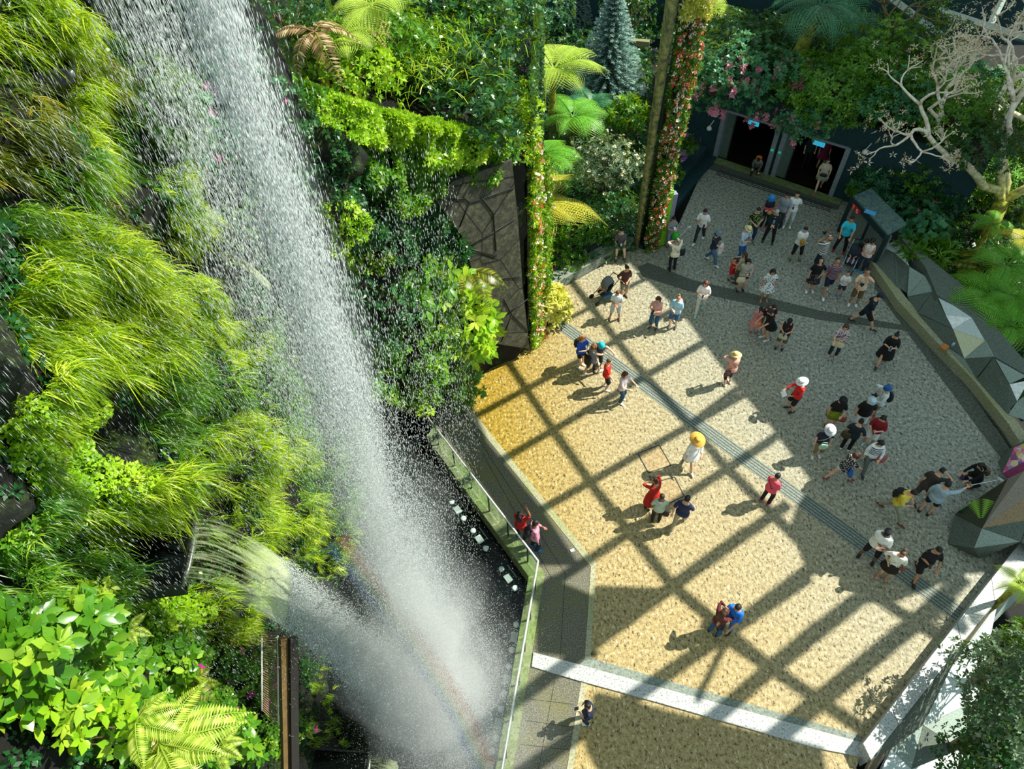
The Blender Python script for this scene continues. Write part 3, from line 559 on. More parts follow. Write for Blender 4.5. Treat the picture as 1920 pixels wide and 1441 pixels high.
S_=np.arange(0,CUM[-1]+.01,.1); nh=150; sg=np.repeat(S_,nh); t=np.tile(np.linspace(0,1,nh),len(S_)); hg=-.9+(topz(sg)+.9)*t
V=wpos(sg,hg); idx=np.arange(len(S_)*nh).reshape(len(S_),nh); Q=np.stack([idx[:-1,:-1],idx[1:,:-1],idx[1:,1:],idx[:-1,1:]],-1).reshape(-1,4)
o=amesh('wall_left',V,Q,[],np.zeros(len(V)),CLIFF,smooth=True); o['kind']='structure'
g=G(); top=[(*WP[5],8.0),(*WP[4],10.6),(*WP[3],12.4),(-9,14,13),(-9,24,11),(1.4,25,8.)]
g.add([(x,y,z) for x,y,z in top]+[(x,y,-1) for x,y,z in top],[tuple(range(5,-1,-1))]+[(i,(i+1)%6,6+(i+1)%6,6+i) for i in (2,3,4,5)]); struct('wall_left_top',g,SOIL)
# exposed stone panel wall at the end of the planted wall
def facepx(px,py,off): return hplane(px,py,WP[4],WP[5],off)
pp=[(815,372),(850,340),(960,300),(972,420),(980,540),(993,654),(904,640),(893,545),(872,450)]
c0=facepx(905,640,.18); c0[2]=0; e=empty('stone_face',c0,0,'tall dark stone panel wall with carved seams showing below the hanging vines','stone wall')
F=[facepx(x,y,.42) for x,y in pp]; B=[facepx(x,y,.42)-np.array([NR[4][0],NR[4][1],0])*.5 for x,y in pp]
F=[np.array([p[0],p[1],max(p[2],0.)])-c0 for p in F];B=[np.array([p[0],p[1],max(p[2],0.)])-c0 for p in B]; k=len(pp)
G().add(F+B,[tuple(range(k)),tuple(range(2*k-1,k-1,-1))]+[(i,k+i,k+(i+1)%k,(i+1)%k) for i in range(k)]).build('stone_panel',STONE,e,False)
for ln in ([(862,425),(880,380),(964,352)],[(880,380),(872,372),(820,374)],[(876,465),(966,410)],[(930,470),(925,400),(905,372)],[(893,548),(945,520),(975,520)],[(925,560),(918,610)],[(945,560),(960,590),(990,620)],[(960,590),(940,640)],[(950,590),(990,560)],[(876,465),(930,480)]):
    G().tube([facepx(*a,.43)-c0 for a in ln],.022,5).build('seam',BLACK,e)
# ================================================================ PLANT GENERATORS
def samp(px,py,rx,ry,n,rot=0):
    a=rng.uniform(0,2*math.pi,n); r=np.sqrt(rng.uniform(0,1,n)); x=r*np.cos(a)*rx; y=r*np.sin(a)*ry; c,s=math.cos(rot),math.sin(rot)
    # ellipse converted to wall coordinates through its centre and two axes
    s0,h0=wsh(px,py); sx,hx=wsh(px+10,py); sy,hy=wsh(px,py+10); J=np.array([[sx-s0,sy-s0],[hx-h0,hy-h0]])/10
    d=J@np.stack([x*c-y*s,x*s+y*c]); return s0+d[0],h0+d[1]
EXC=[]
def flowers(e,P,N,size,mat,drop=False,k=5):
    n=len(P); ind=min(n,100)
    def one(a,b,nm):
        vf=VA(); vf.clusters(P[a:b],N[a:b],k,size,size*.85,1.0,var0=rng.uniform(0,1,b-a))
        if drop:
            for q_ in (.5,1,1.5,2): vf.clusters(P[a:b]-np.array([0,0,size*q_*.8])+rng.normal(size=(b-a,3))*size*.35,N[a:b],6,size*.9,size*.6,1.3,var0=rng.uniform(0,1,b-a))
        return vf.build(nm,mat,e)
    for i in range(ind): one(i,i+1,'flower_cluster' if drop else 'flower')
    if n>ind: one(ind,n,'flowers')['kind']='stuff'
def keep(s,h):
    ok=np.ones(len(s),bool)
    for a,b,c,d in EXC: ok&=((s-a)/c)**2+((h-b)/d)**2>1
    return ok
def mound(s,h,s0,h0,rs,rh): return np.sqrt(np.clip(1-((s-s0)/rs)**2-((h-h0)/rh)**2,0,1))
def grass(px,py,rx,ry,n,L,mat,label,off=.25,rot=0,name='grass_clump',cat='grass',w=.011,kind='stuff',lean=(0,.2,.35)):
    kb=11; nt_=int(n*.8/kb); s,h=samp(px,py,rx,ry,nt_,rot); ok=(h<topz(s)-.1)&(h>-.4)&keep(s,h); s,h=s[ok],h[ok]; nt_=len(s)
    lump=.5+.5*np.sin(s*5.1+h*3.3)*np.sin(h*4.7-s*2.2); m=off*(.2+.8*lump)*np.exp(-((s-s.mean())/(s.std()*2.2+.1))**2)*rng.uniform(.5,1.2,nt_)
    P=wpos(s,h,m); D=wn(s)*.8+np.array(lean)+rng.normal(size=(nt_,3))*.45; cv=np.clip(.1+.55*lump+rng.normal(size=nt_)*.25,0,1); ll=rng.uniform(.5,1.25,nt_)
    r_=lambda a:np.repeat(a,kb,0); n=nt_*kb; P=r_(P)+rng.normal(size=(n,3))*.022; D=nz(r_(D))+rng.normal(size=(n,3))*.3
    va=VA(); va.blades(P,D,L*r_(ll)*rng.uniform(.6,1.1,n),w*rng.uniform(.6,1.4,n),np.clip(r_(cv)+rng.normal(size=n)*.14,0,1),.85)
    o=va.build(name,mat); return tag(o,label,cat,kind=kind)
def wallshrub(px,py,rx,ry,ncl,L,W,mat,label,off=.35,k=6,opening=1.0,name='wall_shrub',cat='shrub',big=False,flower=None,nf=0,rot=0,curl=.2,fl_s=.05):
    s,h=samp(px,py,rx,ry,ncl,rot); ok=keep(s,h); s,h=s[ok],h[ok]; ncl=len(s); h=np.minimum(h,topz(s)+.5); s0,h0=s.mean(),h.mean(); lump=.5+.5*np.sin(s*4.3+h*2.1)*np.sin(h*3.9-s*3)
    m=off*(.4+.6*lump)*np.clip(1.25-((s-s0)/(s.std()*2.3))**2-((h-h0)/(h.std()*2.3))**2,.1,1); m*=rng.choice([1,.75,.45],ncl,p=[.6,.25,.15])
    P=wpos(s,h,m); N=wn(s)*.9+np.array([0,0,.45])+rng.normal(size=(ncl,3))*.35
    c=P.mean(0); e=empty(name,c,0,label,cat); va=VA(); va.clusters(P-c,N,k,L,W,opening,big=big,var0=np.clip(.2+.6*lump+rng.normal(size=ncl)*.15,0,1),curl=curl); va.build('foliage',mat,e,big)
    g=G(); 
    for i in range(0,ncl,max(1,ncl//20)): g.tube([wpos(s[i:i+1],h[i:i+1]-.15,-.1)[0]-c,(P[i]+wpos(s[i:i+1],h[i:i+1],0)[0])/2-c+[0,0,.02],P[i]-c],[.012,.009,.006],5)
    g.build('stem',BARK,e)
    if flower:
        ii=rng.integers(0,ncl,nf); flowers(e,P[ii]-c+nz(N[ii])*(L*.8+.07)+wn(s[ii])*.06,N[ii],fl_s,flower)
    return e
def shrub(base,cen,rad,ncl,L,W,mat,label,name='shrub',cat='shrub',k=6,opening=1.0,big=False,flower=None,nf=0,fs=.07,trunk=True,upb=.3,curl=.15,clump=0,low=-.5,fdrop=0):
    base=np.array(base,float);cen=np.array(cen,float);rad=np.array(rad,float); d=rng.normal(size=(ncl*3,3)); d=nz(d); d=d[d[:,2]>low][:ncl]; ncl=len(d)
    f=1+.2*np.sin(d[:,0]*5+cen[0])*np.sin(d[:,1]*4.3+cen[1])+.12*np.sin(d[:,2]*9+d[:,0]*6); r=f*rng.choice([1.,.82,.6],ncl,p=[.6,.25,.15])*rng.uniform(.92,1.05,ncl)
    P=cen+d*rad*r[:,None]; N=d*.8+np.array([0,0,upb])+rng.normal(size=(ncl,3))*.3; e=empty(name,base,0,label,cat)
    va=VA(); va.clusters(P-base,N,k,L,W,opening,big=big,var0=np.clip((f-.7)*1.2*.6+rng.uniform(0,.5,ncl),0,1),curl=curl); va.build('foliage',mat,e)
    if trunk:
        g=G()
        for i in range(0,ncl,max(1,ncl//14)):
            g.tube([np.zeros(3)+rng.normal(size=3)*[.06,.06,0],(cen-base)*.6+rng.normal(size=3)*.1,(P[i]-base)*.96],[.05,.03,.01],5)
        g.build('stem',BARK,e)
    if flower:
        ii=rng.integers(0,ncl,nf); flowers(e,P[ii]-base+d[ii]*(L*.8)-np.array([0,0,fdrop]),N[ii],fs,flower,bool(fdrop),6)
    return e
def frondmesh(L,width,npair,mat,pin=True,droop=.5,rise=.5,seed=0,nsub=7,wd=.33):
    """one feather-shaped frond growing along +X from the origin"""
    r_=np.random.default_rng(seed); va=VA(); ts=np.linspace(.12,.99,npair); pos=lambda t:np.stack([L*t*(1-.12*t),0*t,L*(rise*t-droop*t*t)],-1)
    C=pos(ts); T=nz(pos(ts+.01)-C); up=nz(np.cross(T,np.array([0,1.,0]))*-1); up=np.where(up[:,2:]<0,-up,up); prof=np.sin(np.clip(ts*1.02+.06,0,1)**.75*math.pi)**.8*width+.02
    for s in (-1,1):
        D=T*.45+np.array([0,s,0])*.9-up*.12
        if not pin: va.leaves(C,D,up,prof,L/npair*wd*2.6,r_.uniform(0,1,npair),.12)
        else:
            D=nz(D)
            for j,u in enumerate(np.linspace(.08,.95,nsub)):
                Pc=C+D*(prof*u)[:,None]-up*(prof*u*u*.12)[:,None]; S=nz(np.cross(D,up)); l=prof*.22*(1.1-u*.8)
                for q_ in (-1,1): va.leaves(Pc,D*.55+S*q_,up,l,l*.42,np.clip(.5+.35*u*r_.uniform(.4,1,npair)+r_.normal(size=npair)*.12,0,1),.05)
    ob=va.build('frond',mat); me=ob.data; bpy.data.objects.remove(ob); 
    g=G(); t=np.linspace(0,1,9); g.tube(pos(t),[.012*(1.2-x)*max(L,.6) for x in t],5)
    bm=bpy.data.meshes.new('r'); bm.from_pydata(g.V,[],g.F); n0=len(me.vertices)
    # merge the midrib into the frond mesh
    Vv=np.empty(n0*3,np.float32); me.vertices.foreach_get('co',Vv); lt=np.empty(len(me.loops),np.int32); me.loops.foreach_get('vertex_index',lt); v0=np.empty(n0,np.float32); me.attributes['var'].data.foreach_get('value',v0)
    Qr=np.array([f for f in g.F if len(f)==4],np.int32)+n0; allV=np.concatenate([Vv.reshape(-1,3),np.array(g.V,np.float32)])
    o2=amesh('frond',allV,np.concatenate([lt.reshape(-1,4),Qr]),[],np.concatenate([v0,np.full(len(g.V),.35)]),mat); me2=o2.data; bpy.data.objects.remove(o2); bpy.data.meshes.remove(bm); return me2
FM={}
def fronds(key,mat,L,width,npair,pin,droop,rise,nsub=6,wd=.33):
    if key not in FM: FM[key]=[frondmesh(L,width*(1+.1*i),npair,mat,pin,droop*(1+.25*i),rise,seed=i,nsub=nsub,wd=wd) for i in range(3)]
    return FM[key]
FK={'lime':('lime',L_FERNL,1,.26,26,True,.55,.55),'gold':('gold',L_FERNY,1,.24,26,True,.45,.3),'green':('green',L_FERN,1,.25,26,True,.55,.5),'dark':('dark',L_TEAL,1,.25,24,True,.6,.5),'brown':('brown',L_BROWN,1,.2,20,False,.8,.4),
    'near':('near',L_FERNL,1,.2,26,False,.45,.3),'olive':('olive',L_OLIVE,1,.24,24,False,.6,.4)}
def fern(base,crown,R,nf,key,label,az=None,name='fern',cat='fern',trunk=None,tr=.12,tilt=0,group=None):
    base=np.array(base,float);crown=np.array(crown,float); ms=fronds(*FK[key]); e=empty(name,base,0,label,cat,group)
    if trunk is not None:
        n=8; P=[(crown-base)*t+rng.normal(size=3)*.03*(0<t<1) for t in np.linspace(0,1,n)]; G().tube(P,[tr*(1.25-.3*t) for t in np.linspace(0,1,n)],9).build('trunk',trunk,e)
    az=[2*math.pi*i/nf for i in range(nf)] if az is None else [az[0]+(az[1]-az[0])*i/max(1,nf-1) for i in range(nf)]
    for i,a in enumerate(az):
        o=bpy.data.objects.new('frond',ms[i%3]); COL.objects.link(o); o.parent=e; o.location=crown-base; k=R*random.uniform(.82,1.12); o.scale=(k,k,k)
        o.rotation_euler=(random.uniform(-.25,.25),random.uniform(-.25,.12)+tilt,a+random.uniform(-.18,.18))
    return e
def wfern(px,py,R,nf,key,label,off=.4,az=(-.9,.9),tilt=0.):
    s,h=wsh(px,py); p=wpos(np.array([s]),np.array([h]),0.)[0]; n=wn(np.array([s]))[0]; a=math.atan2(n[1],n[0]); c=p+n*off
    return fern(p,c,R,nf,key,label,(a+az[0],a+az[1]),tilt=tilt)
# ================================================================ WALL PLANTING
_s,_h=wsh(296,1030); EXC.append((10.05,9.9,1.0,.7)); EXC.append((14.6,11.35,.75,.45)); _s,_h=wsh(100,140); EXC.append((_s,_h,.3,.22))
n=15000; s=rng.uniform(CUM[1]-3.2,CUM[3]+1.5,n); h=rng.uniform(1.5,17.5,n); ok=keep(s,h)&(h<topz(s)); s,h=s[ok],h[ok]; lump=np.sin(s*1.7+h*2.3)*np.sin(h*1.1-s*2.9+1)+rng.normal(size=len(s))*.5; ok=lump>0; s,h,lump=s[ok],h[ok],lump[ok]
va=VA(); va.clusters(wpos(s,h,rng.uniform(.02,.14,len(s))),wn(s)+rng.normal(size=(len(s),3))*.5+[0,0,.3],6,.085,.05,1.0,var0=np.clip(.35+.3*lump,0,1)); tag(va.build('creeping_plants',L_DARK),'small creeping leaves scattered between the grasses over the whole wet cliff','creeper',kind='stuff')
n=2600; s=rng.uniform(0,1,n); h=rng.uniform(.2,10.6,n); P=np.stack([.75+s*.75,17.7+s*7.2,h],-1); va=VA(); va.clusters(P,np.array([1,-.1,.2])+rng.normal(size=(n,3))*.4,6,.16,.08,1.0); tag(va.build('creeping_plants',L_DARK),'dark creeper covering the side of the planted mass behind the flower vine','creeper',kind='stuff')
for a in (
 ((85,560),(125,160),12000,.46,L_GRASS,'large bright lime grass clump hanging at the left edge halfway down',.7,0),
 ((40,450),(80,60),2200,.4,L_GRASSD,'green grass tuft above the large lime clump at the left edge',.5,0),
 ((190,245),(38,105),4800,.36,L_GRASS,'narrow brilliant lime grass tuft lit by sun below the upper left spout',.6,-.25),
 ((85,60),(120,85),3800,.34,L_GRASS,'thin yellow-green grass spread in the top left corner',.4,0),
 ((25,230),(70,120),1500,.34,L_OLIVE,'sparse olive grass on dark cliff at the upper left edge',.3,0),
 ((190,140),(60,50),1800,.3,L_OLIVE,'small olive grass around the upper left spout',.3,0),
 ((300,250),(55,190),4200,.3,L_GRASSD,'long strip of wet grass behind the fine rain at upper left',.3,-.35),
 ((345,400),(40,90),2600,.3,L_GRASS,'yellow grass patch left of the narrow middle spout',.35,-.3),
 ((345,570),(45,60),3200,.3,L_GRASS,'bright grass tuft just under the narrow middle spout',.4,-.5),
 ((440,650),(55,55),3600,.3,L_GRASS,'yellow grass ridge beside the plume at mid height',.4,.6),
 ((250,480),(60,120),1700,.3,L_OLIVE,'dim olive grass behind streaking rain at left centre',.3,-.3),
 ((510,700),(70,110),4800,.28,L_GRASSD,'green grass behind the mist right of centre cliff',.3,-.3),
 ((290,730),(110,120),4600,.38,L_GRASSD,'deep green grass slope under the falling rain',.35,-.4),
 ((430,850),(95,85),8000,.34,L_GRASS,'rounded lime grass mound above the big water flume',.5,0),
 ((560,870),(60,150),7000,.3,L_GRASSD,'green grass column touching the left of the mist plume',.35,-.25),
 ((490,990),(85,75),6000,.34,L_GRASS,'yellow grass beyond the curved water sheet',.45,0),
 ((230,940),(75,70),3800,.4,L_GRASS,'long yellow grass arching left of the dark flume',.5,0),
 ((430,1150),(80,60),4200,.3,L_GRASS,'golden grass below the curved water sheet',.35,0),
 ((130,1080),(150,120),3600,.36,L_GRASSD,'mixed green grass between the leafy shrubs at lower left',.3,0),
 ((600,1010),(50,80),2600,.28,L_GRASS,'small grass tuft at the foot of the cliff by the mist',.3,0),
 ((620,1340),(55,110),3800,.24,L_GRASS,'mossy grass strip beside the wooden beam at the bottom',.25,0),
 ((30,760),(70,90),3000,.32,L_GRASS,'lime grass fringe at the left edge between the big clump and the creeper',.35,0),
 ((25,930),(50,90),1800,.3,L_GRASSD,'green grass at the left edge beside the lime creeper',.3,0),
 ((150,330),(90,50),1600,.3,L_GRASSD,'thin green grass on dark rock below the brilliant lime tuft',.25,0),
 ((470,1200),(60,60),1800,.22,L_OLIVE,'sparse olive grass above the slatted hatch',.2,0)):
    grass(*a[0],*a[1],a[2],a[3],a[4],a[5],off=a[6],rot=a[7])
for a in (
 ((60,830),(100,110),900,.055,.05,L_LIME,'small-leaved yellow-green creeper at the left edge below the lime grass',.45,7,{}),
 ((120,930),(110,80),800,.055,.05,L_LIME,'lime creeper with tiny round leaves left of the strap plant',.45,7,{}),
 ((60,1010),(90,70),420,.08,.05,L_GREEN,'glossy green shrub at the far left above the large leaves',.4,6,{}),
 ((300,1180),(130,90),1300,.07,.062,L_GREEN,'clover-leaved green shrub below the dark flume',.5,6,{}),
 ((330,1130),(90,50),500,.07,.06,L_LIME,'sunlit lime patch of round leaves below the flume',.6,6,{}),
 ((420,1320),(140,110),2000,.065,.058,L_GREEN,'dense dark green shrub dotted with magenta flowers at the bottom',.55,6,dict(flower=F_MAG,nf=46,fl_s=.075)),
 ((60,1240),(130,120),190,.2,.11,L_GREEN,'large glossy oval leaves in the lower left corner',.9,6,dict(big=True,opening=1.15)),
 ((240,1290),(120,110),190,.2,.105,L_GREEN,'large glossy leaved shrub right of the lower left corner',.9,6,dict(big=True,opening=1.15)),
 ((330,1380),(120,70),110,.19,.09,L_GREEN,'broad pointed leaves in front of the magenta flowers',1.0,6,dict(big=True,opening=1.1)),
 ((110,1330),(100,70),60,.17,.095,L_LIME,'sunlit broad leaves behind the bottom left ferns',.9,6,dict(big=True,opening=1.1)),
 ((215,1140),(70,60),130,.12,.06,L_LIME,'loose lime sprigs left of the clover-leaved shrub',.5,5,{}),
 ((400,230),(70,150),420,.08,.045,L_TEAL,'misted green shrub with small pink flowers behind the upper plume',.35,6,dict(flower=F_MAG,nf=26,fl_s=.06)),
 ((430,400),(50,110),300,.08,.045,L_GREEN,'small leafy shrub behind the plume with pink specks',.35,6,dict(flower=F_PINK,nf=16,fl_s=.05)),
 ((520,760),(30,40),90,.1,.07,L_GREEN,'little bright green leafy tuft beside the plume',.4,6,{}),
 ((560,300),(60,100),160,.12,.06,L_DARK,'sparse dark leaves on the rainy cliff right of the plume',.4,6,{}),
 ((600,420),(45,60),240,.09,.05,L_LIME,'small yellow-lit bush right of the upper plume',.4,6,{}),
 ((640,620),(60,90),240,.1,.05,L_DARK,'dark scrub on the cliff right of the plume at mid height',.4,6,{}),
 ((670,480),(30,30),120,.09,.05,L_LIME,'tiny yellow-lit bush in the falling drops',.4,6,{}),
 ((560,110),(50,80),260,.12,.06,L_GREEN,'green leaves at the cliff top right of the plume',.5,6,{}),
 ((620,180),(60,70),500,.11,.055,L_LIME,'bright vine shoots at the left end of the vine curtain',.6,6,{}),
 ((720,190),(110,80),1500,.13,.07,L_LIME,'dense sunlit vine curtain over the upper cliff edge',.9,6,{}),
 ((850,220),(110,90),1500,.13,.07,L_LIME,'sunlit vine curtain above the stone face',.9,6,{}),
 ((760,310),(110,80),1100,.13,.065,L_GREEN,'green vines hanging under the sunlit curtain',.7,6,{}),
 ((905,290),(60,50),600,.12,.065,L_GREEN,'vines trailing over the top of the stone face',.6,6,{}),
 ((780,410),(80,80),900,.12,.06,L_DARK,'dark blue-green vines left of the stone face',.5,7,{}),
 ((690,400),(70,90),500,.12,.06,L_DARK,'vines in leaves darkened for shade left of the dark hanging vines',.4,6,{}),  # dark leaf colour stands in for the shade on this wall
 ((840,480),(50,60),420,.12,.06,L_DARK,'dark foliage against the left edge of the stone face',.6,6,{}),
 ((780,510),(60,50),60,.34,.16,L_GREEN,'broad-leaved green shrub left of the stone face',1.0,6,dict(big=True,opening=1.2)),
 ((850,580),(60,80),90,.36,.16,L_LIME,'large lime-leaved shrub overlapping the foot of the stone face',1.4,7,dict(big=True,opening=1.2)),
 ((780,640),(80,80),230,.2,.1,L_GREEN,'mid green shrub between the plume and the ochre floor',1.2,6,{}),
 ((820,700),(70,45),200,.2,.1,L_GREEN,'leafy shrub at the foot of the cliff beside the ochre floor',1.3,6,{}),
 ((740,690),(70,60),300,.16,.08,L_GREEN,'bushy green shrub at cliff foot near the mist',.9,6,{}),
 ((700,580),(60,80),220,.14,.07,L_DARK,'shrub in leaves darkened for shade in the rain above the cliff foot',.7,6,{}),  # shade of the rainy wall is put into the dark leaf colour
 ((760,740),(50,25),200,.13,.065,L_LIME,'bright small leaves just above the railing planter',.9,6,{})):
    wallshrub(*a[0],*a[1],a[2],a[3],a[4],a[5],a[6],off=a[7],k=a[8],**a[9])
# strap-leaved plant in the dark recess
s,h=samp(235,900,22,20,70); va=VA(); P=wpos(s,h,.25); va.blades(P,wn(s)*.6+np.array([0,0,.5])+rng.normal(size=(70,3))*.5,rng.uniform(.5,.8,70),.035,rng.uniform(0,1,70),.6); tag(va.build('strap_plant',L_GRASSD),'dark strap-leaved plant in the shadowed recess left of the grass mound','plant')
s,h=samp(105,85,12,12,22); va=VA(); P=wpos(s,h,.3); va.blades(P,wn(s)*.3+np.array([0,0,.9])+rng.normal(size=(22,3))*.3,rng.uniform(.3,.5,22),.03,rng.uniform(0,1,22),.3); tag(va.build('strap_plant',L_DARK),'small upright strap-leaved plant near the top left corner','plant')
wfern(60,1400,.95,7,'near','bright fern spreading in the bottom left corner',1.3,(-1.2,1.0))
wfern(170,1420,.8,4,'olive','olive brown fern fronds at the bottom edge left of centre shrub',.9,(-1.,.6))
wfern(235,1180,.35,3,'near','small yellow fern among the lower left shrubs',.7,(-1,1))
wfern(275,1290,.45,4,'olive','brownish fern above the magenta flowers',.8,(-.9,.7))
wfern(300,1400,.5,4,'near','pale fern at the bottom edge beside the magenta flowers',.9,(-1,.7))
wfern(535,1370,.4,3,'near','little fern hanging over the wooden beam',.7,(-.8,.8))
wfern(135,560,.35,3,'near','small yellow fern on the large lime grass clump',.7,(-.6,.6))
wfern(55,1360,.6,4,'near','lime fern above the bottom left corner fern',1.3,(-1,1))
p=facepx(880,510,.45); fern(p,p,1.35,5,'olive','wide olive fern frond spread across the stone face',(-1.6,-.2),tilt=.1)
# ================================================================ SPOUTS, WATER
def flume(a,b,back,label,hh=.28,sheetv=None,tmax=0):
    a=np.array(a);b=np.array(b); d=np.array([b[1]-a[1],-(b[0]-a[0]),0]); w=np.linalg.norm(d); d/=w; d*=np.sign(d[0]); e=empty('water_flume',(a+b)/2,0,label,'flume'); L0=np.array(e.location); u=(b-a)/w
    R=np.stack([d,u,np.array([0,0,1.])],1); c=lambda x,y,z:d*x+u*y+np.array([0,0,z])
    def bx(n,x0,x1,y0,y1,z0,z1,m): G().box(c((x0+x1)/2,(y0+y1)/2,(z0+z1)/2),(x1-x0,y1-y0,z1-z0),R=R).build(n,m,e,False,.01)
    bx('floor_plate',-back,0,-w/2,w/2,-hh,-hh+.04,BLACK); bx('side_wall',-back,.02,-w/2-.04,-w/2,-hh,.03,DSTEEL); bx('side_wall',-back,.02,w/2,w/2+.04,-hh,.03,DSTEEL)
    bx('water',-back,-.02,-w/2,w/2,-hh+.04,-.05,POOL)
    G().tube([c(.0,-w/2,-.08),c(.05,-w/4,-.07),c(.06,0,-.06),c(.05,w/4,-.07),c(0,w/2,-.08)],.045,8).build('curved_lip',plain('6f7670',.3,.6),e)
    return e,d,u,w,L0
def sheet(e,d,u,w,v,tmax,name='water_sheet',wid1=1.):
    n,m=22,14; V=[];UV=[];c=[]
    for i in range(n+1):
        t=tmax*i/n
        for j in range(m+1):
            y=(j/m-.5); tt=t; sp=w*(1-.02*i/n*1.)*wid1; bul=.06*math.cos(math.pi*y)
            V.append(d*(v*tt+bul)+u*y*sp+np.array([0,0,-.05-4.9*tt*tt])+np.array(d)*.012*math.sin(j*2.1+i*.4)); UV.append((j/m,i/n)); c.append(max(0,i/n-.6)*2.2)
    idx=np.arange((n+1)*(m+1)).reshape(n+1,m+1); Q=np.stack([idx[:-1,:-1],idx[1:,:-1],idx[1:,1:],idx[:-1,1:]],-1).reshape(-1,4)
    o=amesh(name,V,Q,[],c,SHEET,None,True); uv=o.data.uv_layers.new(name='UVMap'); li=np.empty(len(o.data.loops),np.int32); o.data.loops.foreach_get('vertex_index',li); uv.data.foreach_set('uv',np.array(UV,np.float32)[li].ravel())
    so=o.modifiers.new('solid','SOLIDIFY'); so.thickness=.012; return o
LH=10.2; a=fl(362,965,LH);b=fl(337,1095,LH); F1=flume(a,b,1.7,'large dark open flume at lower left pouring a curved sheet of water'); e,d1,u1,w1,L1=F1
o=sheet(*F1[:4],1.45,.62); o.location=(a+b)/2; tag(o,'curved translucent sheet of water leaping from the large dark flume','water sheet')
a=fl(405,470,11.6);b=fl(418,492,11.6); F2=flume(a,a+(b-a)/np.linalg.norm(b-a)*.42,.95,'narrow dark spout half way up the cliff behind the plume',.2); 
o=sheet(*F2[:4],1.3,.42); o.location=np.array(F2[0].location); tag(o,'thin water ribbon from the narrow spout half way up the cliff','water sheet')
a=fl(118,100,15.6);b=fl(128,160,15.6); flume(a,a+(b-a)/np.linalg.norm(b-a)*.45,.5,'mossy round-ended spout near the upper left corner',.15)
a=fl(690,1412,2.2);b=fl(684,1445,2.2); F4=flume(a,a+(b-a)/np.linalg.norm(b-a)*.55,1.2,'wooden-sided spout at the bottom edge beside the mossy strip',.25)
o=sheet(*F4[:4],1.6,.35); o.location=np.array(F4[0].location); tag(o,'short water sheet pouring from the bottom edge spout','water sheet')
# hatch with slats, wooden beams at the bottom
def onw(px,py,off): s,h=wsh(px,py); return wpos(np.array([s]),np.array([h]),off)[0]
Z=5.6; c=pt(505,1270,11.5); e=empty('slatted_hatch',c,0,'brown slatted hatch with white edge rods beside the wooden beam at the bottom','hatch')
A_,B_,C_,D_=[pt(x,y,11.5)-c for x,y in ((491,1190),(521,1190),(522,1360),(491,1330))]; G().tube([A_,D_],.012,6).build('edge_rod',WHITE,e); G().tube([B_,C_],.012,6).build('edge_rod',WHITE,e)
g=G()
for i in range(34): f=i/33; g.tube([A_+(D_-A_)*f-[0,0,.02],B_+(C_-B_)*f-[0,0,.02]],.008,4)
g.build('slats',plain('8a7256',.7),e)
for x0,x1,m,lab in ((531,538,plain('5f4a26',.8),'weathered brown wooden beam running down from the water sheet'),(549,552,plain('15120c',.8),'dark square beam beside the brown wooden beam')):
    P0=pt(x0,1195,11.4);P1=pt(x1,1500,11.4); g=G(); g.tube([P0,P1],[(.085,.11)]*2,4); tag(g.build('timber_beam',m,smooth=False),lab,'beam')
# ---- falling drops
def drops(name,P,L,r,mat,label,cat,vel=None):
    n=len(P); L=np.broadcast_to(L,(n,))[:,None]; r=np.broadcast_to(r,(n,))[:,None]; ax=np.tile(np.array([0,0,1.]),(n,1)) if vel is None else nz(vel); a0=rng.uniform(0,6.28,n)
    T1=nz(np.cross(ax,np.array([1.,.3,.2])));T2=np.cross(ax,T1); rows=[P+ax*L/2,P-ax*L/2]
    for k in range(3): a=(a0+k*2.094)[:,None]; rows.append(P+(T1*np.cos(a)+T2*np.sin(a))*r)
    V=np.stack(rows,1).reshape(-1,3); b=np.arange(n)[:,None]*5; T=np.concatenate([b+f for f in ([0,2,3],[0,3,4],[0,4,2],[1,3,2],[1,4,3],[1,2,4])])
    o=amesh(name,V,[],T,np.zeros(len(V)),mat,smooth=False); return tag(o,label,cat,kind='stuff')
def plume(n,cx,cy,h0,h1,r0,r1,pw=1.,cl=.6):
    u=rng.uniform(0,1,n)**pw; h=h1+(h0-h1)*u; f=(h0-h)/(h0-h1); R=r0+(r1-r0)*f**1.5; g_=rng.normal(size=(n,2))
    # ragged curtains of water
    k=.5+.5*np.sin(h*2.3+g_[:,0]*3)*np.sin(h*.9+1); X=cx+g_[:,0]*R*.55*(.7+.5*k); Y=cy+g_[:,1]*R*.55; return np.stack([X,Y,h],-1),f
N0=125000; P,f=plume(N0,-1.82,4.83,19.0,-.3,.17,1.8,1.35); sz=.0019+.0035*f
drops('waterfall_plume',P,np.where(f<.3,rng.uniform(.03,.11,N0),rng.uniform(.012,.04,N0)*(1+f)),sz*rng.uniform(.6,1.6,N0),DROP,'main plume of the waterfall, dense white drops falling from top to pool','waterfall')
N1=26000; P,f=plume(N1,-3.0,6.4,19.,10.,.35,1.0,1.); drops('falling_water',P,rng.uniform(.03,.13,N1),.0024*rng.uniform(.5,1.5,N1),DROP,'looser curtain of streaking water left of the main plume','waterfall')
N2=34000; u=rng.uniform(0,1,(N2,3)); P=np.stack([-5.0+u[:,0]*2.2,2.6+u[:,1]*7.5,8+u[:,2]*9],-1); k=np.sin(P[:,0]*5+1)*np.sin(P[:,1]*2.6+.5)+rng.normal(size=N2)*.6>.1; P=P[k]; drops('falling_rain',P,rng.uniform(.03,.12,len(P)),.0019*rng.uniform(.5,1.4,len(P)),DROP,'thin streaks of rain falling in front of the left cliff','falling rain')
